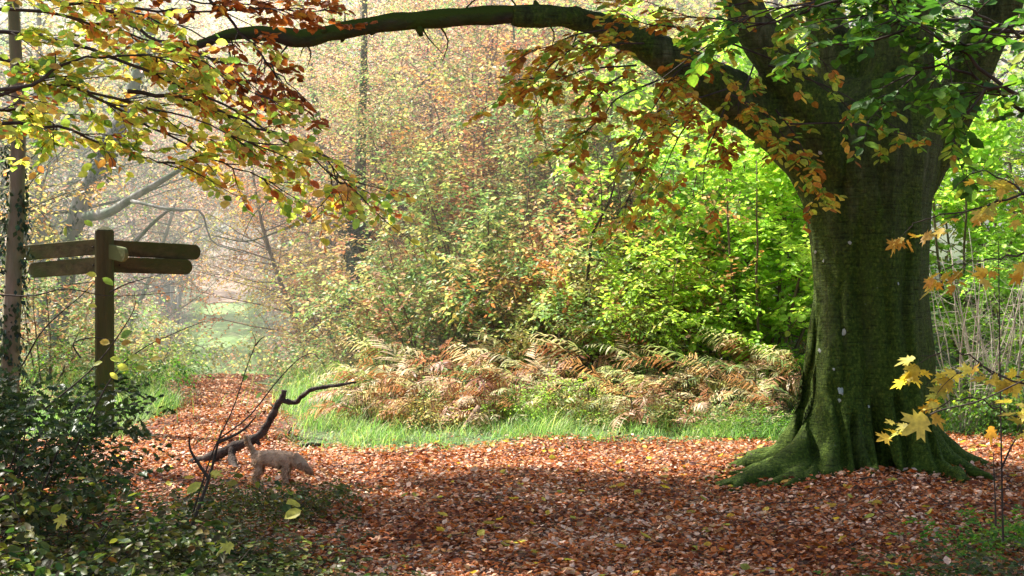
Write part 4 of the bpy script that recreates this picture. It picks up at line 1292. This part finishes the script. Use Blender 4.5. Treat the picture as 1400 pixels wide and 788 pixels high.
# pale stump in the bracken
def stump():
    x, y = pxx(650, 15.0), 15.0
    t = empty('log', (x, y, H(x, y)), 0, 'short pale broken log leaning in the grass below the bracken', 'log')
    m = MB()
    c = curve([Vector((-.13, 0, -.03)), Vector((-.07, 0, .06)), Vector((.0, .03, .16)), Vector((.055, .05, .24))], 10)
    m.tube(c, lerps([.055, .05, .055, .05], 11), 10, wob=.09); m.build('wood', M['stump'], t)
    x, y = pxx(600, 14.9), 14.9
    for px, d, L, az, lb, r in ((425, 13.9, .2, .1, 'short dark stick lying at the grass edge beside the path', .022), (395, 14.6, .12, 1.2, 'small dark twig standing in the path leaves', .011), (372, 17.6, .16, 2.0, 'little dark stub among leaves further up the path', .02)):
        x = pxx(px, d)
        s = empty('stick', (x, d, H(x, d)), az, lb, 'stick')
        k = MB(); k.tube(curve([Vector((-L / 2, 0, .02)), Vector((0, .01, .035)), Vector((L / 2, 0, .03 + (L * .6 if r < .015 else 0)))], 6), lerps([r, r * 1.1, r * .6], 7), 8, wob=.1)
        k.build('wood', M['deadwood'], s)


stump()

# ------------------------------------------------------------------ shrubs and trees behind
random.seed(51)
# name, proto, px, d, scale, sz, mat, wood, label, cat
BG = [
    # bright green right next to the trunk
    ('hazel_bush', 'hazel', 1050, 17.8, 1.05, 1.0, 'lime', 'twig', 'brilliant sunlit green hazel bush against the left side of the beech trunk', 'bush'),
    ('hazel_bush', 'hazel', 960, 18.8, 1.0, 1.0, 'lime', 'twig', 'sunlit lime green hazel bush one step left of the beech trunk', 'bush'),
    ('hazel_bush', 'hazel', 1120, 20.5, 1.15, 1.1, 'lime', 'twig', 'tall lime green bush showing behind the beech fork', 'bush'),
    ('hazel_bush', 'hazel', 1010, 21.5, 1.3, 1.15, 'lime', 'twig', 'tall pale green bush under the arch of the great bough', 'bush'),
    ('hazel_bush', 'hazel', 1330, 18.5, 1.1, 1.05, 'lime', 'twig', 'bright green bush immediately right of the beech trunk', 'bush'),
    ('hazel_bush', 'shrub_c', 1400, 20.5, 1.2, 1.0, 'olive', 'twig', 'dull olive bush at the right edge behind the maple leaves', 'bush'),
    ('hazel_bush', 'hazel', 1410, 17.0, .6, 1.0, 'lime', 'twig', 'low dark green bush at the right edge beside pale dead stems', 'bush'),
    # mid thicket
    ('thicket_shrub', 'shrub_a', 880, 19.3, 1.05, 1, 'thicket', 'twig', 'mixed green and russet shrub left of the lime green hazel', 'shrub'),
    ('thicket_shrub', 'shrub_b', 820, 18.8, 1.1, 1, 'russet', 'twig', 'low russet shrub behind the middle of the bracken', 'shrub'),
    ('thicket_shrub', 'shrub_c', 790, 21.5, 1.05, 1, 'thicket', 'twig', 'tall mottled shrub beneath the hanging copper leaves', 'shrub'),
    ('thicket_shrub', 'shrub_b', 730, 19.2, 1.05, 1, 'thicket', 'twig', 'mottled green shrub above the central bracken', 'shrub'),
    ('thicket_shrub', 'shrub_a', 660, 20.3, 1.0, 1, 'olive', 'twig', 'rounded olive shrub behind the tall rusty bracken', 'shrub'),
    ('thicket_shrub', 'shrub_b', 590, 19.7, 1.0, 1, 'thicket', 'twig', 'small mottled shrub behind the left end of the bracken', 'shrub'),
    ('thicket_shrub', 'shrub_b', 530, 20.5, .8, 1, 'olive', 'twig', 'low olive shrub between the ivy trunk and the bracken', 'shrub'),
    ('thicket_shrub', 'shrub_c', 690, 24, 1.15, 1, 'russet', 'twig', 'tall russet shrub in the middle of the thicket', 'shrub'),
    ('thicket_shrub', 'shrub_c', 880, 24, 1.3, 1, 'olive', 'twig', 'tall olive shrub behind the hanging golden sprays', 'shrub'),
    ('thicket_shrub', 'shrub_a', 560, 25, 1.15, 1, 'golden', 'twig', 'golden leaved shrub right of the ivy covered trunk', 'shrub'),
    ('thicket_shrub', 'shrub_a', 470, 25.5, .75, 1, 'golden', 'twig', 'yellow orange shrub at the foot of the ivy covered trunk', 'shrub'),
    ('young_tree', 'sapling', 750, 26, 1.2, 1, 'thicket', 'bark', 'young tree with russet and green leaves in the thicket centre', 'tree'),
    ('young_tree', 'sapling', 930, 27, 1.35, 1, 'golden', 'bark', 'yellowing young tree under the curve of the bough', 'tree'),
    ('young_tree', 'sapling', 620, 29, 1.25, 1, 'pinky', 'bark', 'pale brown young tree below the mossy bough', 'tree'),
    ('young_tree', 'tree_c', 830, 31, 1.05, 1, 'thicket', 'bark', 'broad mottled tree rising behind the copper sprays', 'tree'),
    ('young_tree', 'tree_c', 1030, 29, 1.15, 1, 'olive', 'bark', 'broad olive tree filling the gap left of the beech fork', 'tree'),
    ('young_tree', 'tree_a', 1330, 28, 1.05, 1, 'lime', 'bark', 'tall fresh green tree behind the right hand beech limb', 'tree'),
    ('young_tree', 'tree_a', 1200, 34, 1.05, 1, 'olive', 'bark', 'tall olive tree glimpsed between the beech limbs', 'tree'),
    ('young_tree', 'tree_c', 1440, 24, 1.0, 1, 'hazel', 'bark', 'dark green tree at the extreme right edge', 'tree'),
    # hazy beeches, centre
    ('hazy_beech', 'fine', 560, 32, 1.15, 1, 'pinky', 'bark', 'hazy pale brown beech with fine sweeping twigs beside the ivy trunk', 'tree'),
    ('hazy_beech', 'fine', 505, 36, 1.1, 1, 'pinky', 'bark', 'hazy pinkish beech reaching over the right side of the green track', 'tree'),
    ('hazy_beech', 'tree_b', 680, 40, 1.1, 1, 'pinky', 'bark', 'tall faded beech behind the horizontal bough', 'tree'),
    ('hazy_beech', 'tree_b', 500, 46, 1.1, 1, 'pinky', 'bark', 'tall misty beech standing beyond the ivy covered trunk', 'tree'),
    ('hazy_beech', 'fine', 450, 50, 1.0, .9, 'golden', 'bark', 'faint golden beech at the right side of the far green track', 'tree'),
    ('hazy_beech', 'tree_b', 880, 44, 1.1, 1, 'thicket', 'bark', 'tall faded mottled tree high behind the copper sprays', 'tree'),
    ('hazy_beech', 'tree_b', 1080, 46, 1.1, 1, 'thicket', 'bark', 'tall faded tree behind the beech fork', 'tree'),
    ('hazy_beech', 'fine', 640, 27.5, 1.05, 1, 'pinky', 'bark', 'fine twigged pale beech directly under the middle of the bough', 'tree'),
    ('hazy_beech', 'fine', 760, 34, 1.2, 1, 'russet', 'bark', 'faded russet tree between bough and thicket', 'tree'),
    ('hazy_beech', 'fine', 590, 40, 1.5, 1, 'pinky', 'bark', 'large pale twiggy tree above the ivy trunk and below the bough', 'tree'),
    ('hazy_beech', 'high_fine', 415, 44, .95, 1, 'pinky', 'bark', 'pink brown beech arching over the green track from the right', 'tree'),
    ('hazy_beech', 'high_fine', 165, 48, .95, 1, 'pinky', 'greybark', 'pink brown beech arching over the green track from the left', 'tree'),
    ('hazy_beech', 'high_fine', 370, 66, 1.2, 1, 'pinky', 'greybark', 'faint beech above the top of the green track', 'tree'),
    ('hazy_beech', 'high_fine', 215, 74, 1.3, 1, 'golden', 'greybark', 'faint golden beech far up the slope on the left', 'tree'),
    ('hazy_beech', 'high_fine', 330, 100, 1.6, 1, 'pinky', 'greybark', 'faintest pink beech closing the end of the far path', 'tree'),
    ('hazy_beech', 'high_fine', 480, 33, .85, 1, 'thicket', 'bark', 'mottled spreading beech over the ivy clad trunk', 'tree'),
    ('hazy_beech', 'high_fine', 640, 48, 1.1, 1, 'pinky', 'bark', 'dense pale beech crown filling the space above the bough', 'tree'),
    ('hazy_beech', 'high_fine', 70, 40, .9, 1, 'thicket', 'greybark', 'mottled beech behind the leaning grey trunk', 'tree'),
    ('hazy_beech', 'high_fine', 820, 50, 1.2, 1, 'golden', 'bark', 'golden crown high behind the hanging copper sprays', 'tree'),
    ('hazy_beech', 'tree_c', 980, 38, 1.4, 1, 'golden', 'bark', 'tall golden tree glimpsed inside the curve of the bough', 'tree'),
    ('leafy_tree', 'fine', 60, 48, 1.7, 1, 'pinky', 'greybark', 'wide pale tree filling the haze behind the overhanging leaves', 'tree'),
    ('leafy_tree', 'fine', 230, 60, 1.8, 1, 'olive', 'greybark', 'soft green tree fading out above the signpost right arms', 'tree'),
    ('hazy_beech', 'high_fine', 560, 27, .72, 1, 'pinky', 'stem', 'pinkish leafed beech right of the ivy trunk top', 'tree'),
    ('hazy_beech', 'high_fine', 690, 26.5, .72, 1, 'russet', 'stem', 'russet leafed beech under the middle of the bough', 'tree'),
    ('hazy_beech', 'fine', 430, 28, .9, 1, 'russet', 'stem', 'russet beech branches left of the ivy trunk', 'tree'),
    ('hazy_beech', 'high_fine', 440, 33, .6, 1, 'pinky', 'stem', 'pinkish beech sweeping over the crest of the leafy path', 'tree'),
    ('hazy_beech', 'high_fine', 800, 29, .8, 1, 'thicket', 'stem', 'mottled beech crown behind the densest copper sprays', 'tree'),
    ('hazy_beech', 'high_fine', 240, 56, 1.0, 1, 'pinky', 'greybark', 'pink brown beech above the signpost right arms', 'tree'),
    ('leafy_tree', 'high_fine', 20, 28, .8, 1, 'thicket', 'greybark', 'mottled tree filling the upper left corner behind the spray', 'tree'),
    ('thicket_shrub', 'shrub_c', 620, 22.5, .9, 1, 'thicket', 'twig', 'mottled shrub filling the gap left of the tall mottled one', 'shrub'),
    ('thicket_shrub', 'shrub_c', 860, 21.5, 1.0, 1, 'thicket', 'twig', 'tall mottled shrub touching the lime green hazel', 'shrub'),
    ('thicket_shrub', 'shrub_b', 770, 18.3, .9, 1, 'olive', 'twig', 'low olive shrub just above the central bracken', 'shrub'),
    ('thicket_shrub', 'shrub_b', 900, 18.0, .9, 1, 'lime', 'twig', 'low fresh green shrub above the right hand bracken', 'shrub'),
    # left of the track
    ('leafy_tree', 'tree_c', 60, 26, 1.05, 1, 'olive', 'greybark', 'olive leaved tree behind the left arms of the signpost', 'tree'),
    ('leafy_tree', 'fine', 150, 34, 1.0, 1, 'pinky', 'greybark', 'pale misty tree directly behind the signpost post', 'tree'),
    ('leafy_tree', 'sapling', -20, 20, 1.1, 1, 'golden', 'bark', 'yellow leaved young tree at the left edge', 'tree'),
    ('leafy_tree', 'tree_b', 30, 42, 1.0, 1, 'thicket', 'greybark', 'tall misty tree above the left arms of the signpost', 'tree'),
    ('bank_shrub', 'shrub_b', 60, 19, .85, 1, 'thicket', 'twig', 'brown and green shrub left of the post below the arms', 'shrub'),
    ('bank_shrub', 'shrub_b', 130, 29, .8, .7, 'olive', 'twig', 'pale green shrub on the bank right of the post', 'shrub'),
    ('bank_shrub', 'shrub_a', 95, 36, 1.0, .8, 'olive', 'twig', 'misty green shrub high on the bank behind the post', 'shrub'),
    ('bank_shrub', 'shrub_b', 140, 42, .9, .7, 'olive', 'twig', 'misty shrub hugging the left side of the far track', 'shrub'),
    ('bank_shrub', 'low', 205, 21.5, 1.1, 1, 'olive', 'twig', 'low weedy plants left of the leafy path', 'shrub'),
    ('bank_shrub', 'low', 165, 18.5, .9, 1, 'hazel', 'twig', 'low green plants at the right foot of the signpost', 'shrub'),
    ('bank_shrub', 'low', 440, 21, 1.0, 1, 'thicket', 'twig', 'low mixed weeds on the right side of the leafy path', 'shrub'),
    ('bank_shrub', 'low', 420, 24, .8, .8, 'pinky', 'twig', 'pale dead weeds beyond the end of the leafy path', 'shrub'),
    ('bank_shrub', 'shrub_b', 455, 33, .7, .6, 'pinky', 'twig', 'pinkish brown shrub right of the green track', 'shrub'),
    ('bank_shrub', 'shrub_a', 450, 50, .7, .6, 'pinky', 'twig', 'faint shrub where the green track meets the far path', 'shrub'),
    # right base plants
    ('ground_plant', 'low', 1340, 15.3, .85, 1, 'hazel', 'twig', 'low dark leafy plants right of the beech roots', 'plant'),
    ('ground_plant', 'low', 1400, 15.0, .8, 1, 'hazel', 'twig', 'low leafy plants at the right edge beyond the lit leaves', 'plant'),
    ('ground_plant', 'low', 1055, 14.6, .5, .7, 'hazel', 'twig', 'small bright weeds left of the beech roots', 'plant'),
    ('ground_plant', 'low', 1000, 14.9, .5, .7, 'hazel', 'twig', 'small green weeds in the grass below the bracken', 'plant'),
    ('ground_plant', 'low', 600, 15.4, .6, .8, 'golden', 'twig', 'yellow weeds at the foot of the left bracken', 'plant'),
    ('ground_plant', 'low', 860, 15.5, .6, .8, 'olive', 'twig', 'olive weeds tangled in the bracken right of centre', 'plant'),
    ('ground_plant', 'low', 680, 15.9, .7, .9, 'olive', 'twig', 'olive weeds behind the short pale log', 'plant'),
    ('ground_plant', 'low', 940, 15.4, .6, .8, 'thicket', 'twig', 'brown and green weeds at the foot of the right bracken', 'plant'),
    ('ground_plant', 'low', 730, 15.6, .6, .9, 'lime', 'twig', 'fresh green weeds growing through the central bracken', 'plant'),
]
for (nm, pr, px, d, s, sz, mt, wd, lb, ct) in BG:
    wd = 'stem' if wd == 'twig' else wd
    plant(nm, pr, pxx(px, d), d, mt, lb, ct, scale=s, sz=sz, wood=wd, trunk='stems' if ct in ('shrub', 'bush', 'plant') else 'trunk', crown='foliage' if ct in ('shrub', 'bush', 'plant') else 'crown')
for i, (px, d, s) in enumerate(((1318, 15.0, 1.0), (1355, 15.4, 1.1), (1395, 15.0, .95))):
    plant('dead_shrub', 'bare', pxx(px, d), d, None, ('pale dead branching stems just right of the beech trunk', 'tallest clump of pale dead stems behind the maple leaves', 'pale dead stems at the right edge of the photo')[i], 'dead stems', scale=s, wood='paletwig', trunk='stems')

far = [(-60, 140), (20, 120), (90, 150), (160, 135), (235, 150), (260, 185), (385, 130), (370, 165), (440, 110), (520, 120), (600, 95), (700, 110), (800, 90), (900, 110), (1020, 95), (1130, 110), (1250, 80), (1380, 95), (1480, 80), (320, 200), (210, 195), (420, 190), (560, 160), (120, 180), (290, 215), (350, 230), (480, 150), (650, 140), (750, 150)]
for i, (px, d) in enumerate(far):
    plant('distant_tree', 'big_far', pxx(px, d), d, ('pinky', 'olive', 'golden', 'pinky')[i % 4], 'tall tree fading into the bright haze on the far slope', 'tree', 'distant trees in the haze', scale=random.uniform(.8, 1.1) * (1.35 if d > 100 else 1), wood='greybark')

# ------------------------------------------------------------------ trunks that show
def ivy_leaves(lv, pts, rad, n, size):
    for i in range(n):
        t = random.random() * (len(pts) - 1); k = min(int(t), len(pts) - 2)
        q = pts[k].lerp(pts[k + 1], t - k)
        a = random.uniform(0, 2 * PI); o = Vector((math.cos(a), math.sin(a), 0))
        if mnoise.noise((a * .9, q.z * 1.6, rad * 9)) < -.08: continue
        r = rad * random.uniform(.95, 1.75)
        lv.add(q + o * r, Vector((random.gauss(0, .5), random.gauss(0, .5), -1)), o + rdir() * .5, size * random.uniform(.7, 1.3))


def trunk_tree(name, label, path, rad, mat, ivy=0, isz=.07, crown=None, branches=(), ivt=1.0):
    b = P(*path[0]); z = H(b.x, b.y)
    t = empty(name, (b.x, b.y, z), 0, label, 'tree')
    pts = curve([Vector((0, 0, -.1))] + [P(*q) - t.location for q in path[1:]], 16)
    m = MB(); m.tube(pts, lerps(rad, 17), 10, wob=.04)
    m.build('trunk', M[mat], t)
    for br, r in branches:
        k = MB(); k.tube(curve([P(*q) - t.location for q in br], 14), lerps([r, r * .3], 15), 7); k.build('limb', M[mat], t)
    if ivy:
        lv = Leaves(); ivy_leaves(lv, pts[:int(17 * ivt)], rad[0], ivy, isz)
        mesh_obj('ivy', lv.mesh('ivy', TS), M['ivy'], t)
    if crown:
        wm, lm = PROTO[crown[0]]
        o = bpy.data.objects.new('crown', lm); link(o, t); o.location = Vector(crown[1]); o.scale = [crown[2]] * 3
        o.material_slots[0].link = 'OBJECT'; o.material_slots[0].material = M[crown[3]]


trunk_tree('ivy_clad_tree', 'dark ivy covered trunk standing in haze right of the track', [(490, 470, 23.3), (490, 380, 23.3), (492, 250, 23.3), (497, 100, 23.3), (500, -80, 23.3)], [.15, .14, .10, .06, .04], 'bark', ivy=3600, isz=.08, ivt=.5, crown=('high_fine', (0.1, -.9, .7), .55, 'thicket'))
trunk_tree('left_tree', 'slim brown trunk with ivy behind the left sign arms', [(15, 640, 12.6), (14, 480, 12.6), (22, 300, 12.6), (25, 150, 12.6), (15, -60, 12.6)], [.085, .08, .07, .06, .045], 'midbark', ivy=1700, isz=.055, ivt=.75)
trunk_tree('leaning_tree', 'leaning bluish grey trunk with a long bare limb above the signpost', [(70, 400, 24), (105, 295, 24), (135, 230, 24), (175, 140, 24), (215, 20, 24)], [.16, .14, .13, .11, .08], 'greybark', ivy=1100, isz=.1,
           branches=(([(105, 297, 24), (145, 292, 23.5), (185, 268, 23), (225, 245, 22.6), (262, 222, 22.4)], .10), ([(185, 330, 23), (215, 300, 22.8), (235, 287, 22.6), (260, 288, 22.5)], .035), ([(180, 275, 22.9), (215, 283, 22.6), (245, 288, 22.4), (275, 290, 22.4), (290, 330, 22.4), (330, 345, 22.2)], .03)))
trunk_tree('misty_trunk', 'faint grey trunk glimpsed in the haze above the track', [(226, 400, 60), (226, 290, 60), (228, 150, 60), (230, -60, 60)], [.3, .26, .24, .2], 'greybark')
trunk_tree('bare_limb_tree', 'dim trunk with long bare limbs sweeping across the centre haze', [(455, 480, 27), (470, 330, 27), (440, 200, 27.5), (420, 60, 28), (400, -60, 28)], [.09, .08, .07, .06, .05], 'bark',
           branches=(([(470, 330, 27), (520, 300, 26), (560, 270, 25.5), (600, 225, 25)], .025), ([(462, 300, 27), (400, 310, 26.5), (340, 330, 26), (290, 322, 26)], .028), ([(450, 240, 27), (400, 250, 26.5), (350, 290, 26), (330, 330, 26)], .02), ([(455, 260, 27), (520, 200, 26), (580, 110, 25), (610, 60, 25)], .03), ([(445, 220, 27), (540, 210, 25), (650, 170, 24)], .02)))
trunk_tree('thin_stemmed_tree', 'slender forked stems curving up from the thicket left of the bright hazel', [(790, 420, 18), (806, 350, 18), (815, 310, 18), (835, 270, 18), (850, 200, 18)], [.022, .02, .018, .015, .01], 'twig',
           branches=(([(815, 330, 18), (822, 300, 18), (822, 260, 18), (815, 200, 18)], .012), ([(800, 360, 18), (850, 320, 18), (900, 270, 18)], .012)))
trunk_tree('dark_holly_tree', 'dark evergreen mass high behind the horizontal bough', [(640, 420, 33), (640, 300, 33), (620, 150, 33), (600, 40, 33)], [.12, .1, .08, .06], 'bark', crown=('shrub_c', (.4, 0, 3.8), .62, 'ivy'))

# ------------------------------------------------------------------ foreground brambles, bottom left
random.seed(61)
FG = [  # proto, px, d, scale, sz, mat, label
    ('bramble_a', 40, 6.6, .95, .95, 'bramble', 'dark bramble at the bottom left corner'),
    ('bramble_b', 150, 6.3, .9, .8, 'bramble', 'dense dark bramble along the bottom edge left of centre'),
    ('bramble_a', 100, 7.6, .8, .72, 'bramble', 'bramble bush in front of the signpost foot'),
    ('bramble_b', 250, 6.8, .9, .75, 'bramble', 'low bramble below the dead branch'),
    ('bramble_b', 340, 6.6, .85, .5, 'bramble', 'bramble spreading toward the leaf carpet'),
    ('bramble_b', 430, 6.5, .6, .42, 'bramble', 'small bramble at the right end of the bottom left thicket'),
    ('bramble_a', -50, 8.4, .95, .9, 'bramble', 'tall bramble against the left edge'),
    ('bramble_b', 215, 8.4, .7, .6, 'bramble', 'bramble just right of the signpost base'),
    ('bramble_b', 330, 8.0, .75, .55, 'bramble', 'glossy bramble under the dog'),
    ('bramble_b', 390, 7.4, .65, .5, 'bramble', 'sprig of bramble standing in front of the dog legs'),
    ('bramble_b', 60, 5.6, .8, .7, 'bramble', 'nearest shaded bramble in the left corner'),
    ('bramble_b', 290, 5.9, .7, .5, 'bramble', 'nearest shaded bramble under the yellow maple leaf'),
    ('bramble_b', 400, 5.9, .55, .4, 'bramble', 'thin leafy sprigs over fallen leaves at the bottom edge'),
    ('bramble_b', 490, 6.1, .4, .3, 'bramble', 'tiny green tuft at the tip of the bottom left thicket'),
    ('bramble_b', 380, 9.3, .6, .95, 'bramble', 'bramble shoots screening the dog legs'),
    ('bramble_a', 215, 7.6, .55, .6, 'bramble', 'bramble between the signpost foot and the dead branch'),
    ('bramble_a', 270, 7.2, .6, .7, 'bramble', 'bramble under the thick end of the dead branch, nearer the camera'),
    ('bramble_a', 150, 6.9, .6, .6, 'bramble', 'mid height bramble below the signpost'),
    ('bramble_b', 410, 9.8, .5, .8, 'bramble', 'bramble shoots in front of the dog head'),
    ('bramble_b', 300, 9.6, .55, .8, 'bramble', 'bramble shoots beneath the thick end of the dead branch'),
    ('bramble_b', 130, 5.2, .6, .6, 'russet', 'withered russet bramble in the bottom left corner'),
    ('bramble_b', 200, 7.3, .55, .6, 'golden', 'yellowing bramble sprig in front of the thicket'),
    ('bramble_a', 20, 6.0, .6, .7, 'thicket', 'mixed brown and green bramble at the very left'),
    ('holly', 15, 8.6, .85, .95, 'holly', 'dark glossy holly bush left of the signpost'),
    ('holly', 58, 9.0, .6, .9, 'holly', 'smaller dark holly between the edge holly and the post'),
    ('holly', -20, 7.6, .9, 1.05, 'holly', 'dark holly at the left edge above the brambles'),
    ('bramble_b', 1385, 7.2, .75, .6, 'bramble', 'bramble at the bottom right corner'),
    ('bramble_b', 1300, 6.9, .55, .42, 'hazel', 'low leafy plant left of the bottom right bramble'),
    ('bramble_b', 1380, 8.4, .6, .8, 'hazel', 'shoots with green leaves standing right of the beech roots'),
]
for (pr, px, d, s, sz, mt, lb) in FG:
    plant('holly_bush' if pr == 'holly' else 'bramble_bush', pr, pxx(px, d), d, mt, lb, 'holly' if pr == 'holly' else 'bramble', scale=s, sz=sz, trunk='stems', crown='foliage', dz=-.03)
# a few yellow maple leaves caught in the brambles
pts = [P(322, 742, 5.9), P(275, 660, 6.6), P(90, 700, 6.0), P(410, 690, 6.5), P(285, 645, 6.8), P(412, 698, 6.4), P(300, 575, 8)]
for i, p in enumerate(pts[:6]):
    me = leaves_mesh('caught_leaf', [(0, 0, 0)], [(random.uniform(-1, 1), -.3, random.uniform(-.6, .2))], [(.1, -.6, .8)], np.array([.085]), np.array([.75 if i else .95]), TM if i % 2 == 0 else TB, val=np.ones(1))
    tag(mesh_obj('caught_leaf', me, M['maple'], None, p), ('bright yellow green lobed leaf caught low in the brambles', 'orange yellow leaf caught above the brambles near the dead branch', 'yellow leaf caught in the left corner brambles', 'yellow leaf caught in front of the leaf carpet edge', 'golden leaf caught on a bramble beside the sapling', 'pale yellow leaf hanging beneath its neighbour at the thicket tip')[i], 'leaf')

# ------------------------------------------------------------------ haze
def haze():
    m, nt, out = newmat('morning haze')
    vs = N_(nt, 'ShaderNodeVolumeScatter'); vs.inputs['Color'].default_value = (1, .98, .96, 1)
    vs.inputs['Density'].default_value = .0105; vs.inputs['Anisotropy'].default_value = .3
    nt.links.new(vs.outputs[0], out.inputs['Volume'])
    b = MB()
    x0, x1, y0, y1, z0, z1 = -110, 90, 17.2, 200, -3, 14
    b.poly([(x0, y0, z0), (x1, y0, z0), (x1, y1, z0), (x0, y1, z0), (x0, y0, z1), (x1, y0, z1), (x1, y1, z1), (x0, y1, z1)],
           [(0, 3, 2, 1), (4, 5, 6, 7), (0, 1, 5, 4), (1, 2, 6, 5), (2, 3, 7, 6), (3, 0, 4, 7)])
    o = b.build('haze', m, smooth=False)
    tag(o, 'bright sunlit haze filling the far wood and track', 'haze', kind='stuff')


haze()

# ------------------------------------------------------------------ light, sky, camera
az = math.radians(-56)   # from +Y toward -X
el = math.radians(50)
sun_vec = Vector((math.sin(az) * math.cos(el), math.cos(az) * math.cos(el), math.sin(el)))
ld = bpy.data.lights.new('sun', 'SUN'); ld.energy = 5.0; ld.angle = math.radians(.6); ld.color = (1, .95, .86)
lo = bpy.data.objects.new('sun', ld); link(lo)
lo.rotation_euler = sun_vec.to_track_quat('Z', 'Y').to_euler()
wd = bpy.data.worlds.new('World'); sc.world = wd; wd.use_nodes = True
nt = wd.node_tree
bg = nt.nodes['Background']; bg.inputs['Strength'].default_value = .10
sk = nt.nodes.new('ShaderNodeTexSky'); sk.sky_type = 'NISHITA'; sk.sun_disc = False
sk.sun_elevation = el; sk.sun_rotation = az
sk.dust_density = 3.0; sk.air_density = 1.0
wb = nt.nodes.new('ShaderNodeMix'); wb.data_type = 'RGBA'; wb.blend_type = 'MULTIPLY'; wb.inputs[0].default_value = 1
wb.inputs[7].default_value = (1.07, .99, .90, 1)
nt.links.new(sk.outputs[0], wb.inputs[6]); nt.links.new(wb.outputs[2], bg.inputs[0])

cd = bpy.data.cameras.new('camera'); cam = bpy.data.objects.new('camera', cd); link(cam)
cam.location = (0, 0, CAMH); cd.sensor_width = 36; cd.lens = F / 1400 * 36
cam.rotation_euler = (math.radians(90) - math.atan(9 / F), 0, 0)
cd.clip_end = 2000; cd.clip_start = .05
sc.camera = cam
sc.view_settings.view_transform = 'Standard'; sc.view_settings.look = 'None'; sc.view_settings.exposure = 0
cy = sc.cycles
cy.film_exposure = 2.85
cy.max_bounces = 6; cy.diffuse_bounces = 3; cy.glossy_bounces = 1; cy.transmission_bounces = 3; cy.volume_bounces = 0; cy.transparent_max_bounces = 4
cy.sample_clamp_indirect = 4; cy.use_denoising = True
cy.caustics_reflective = False; cy.caustics_refractive = False
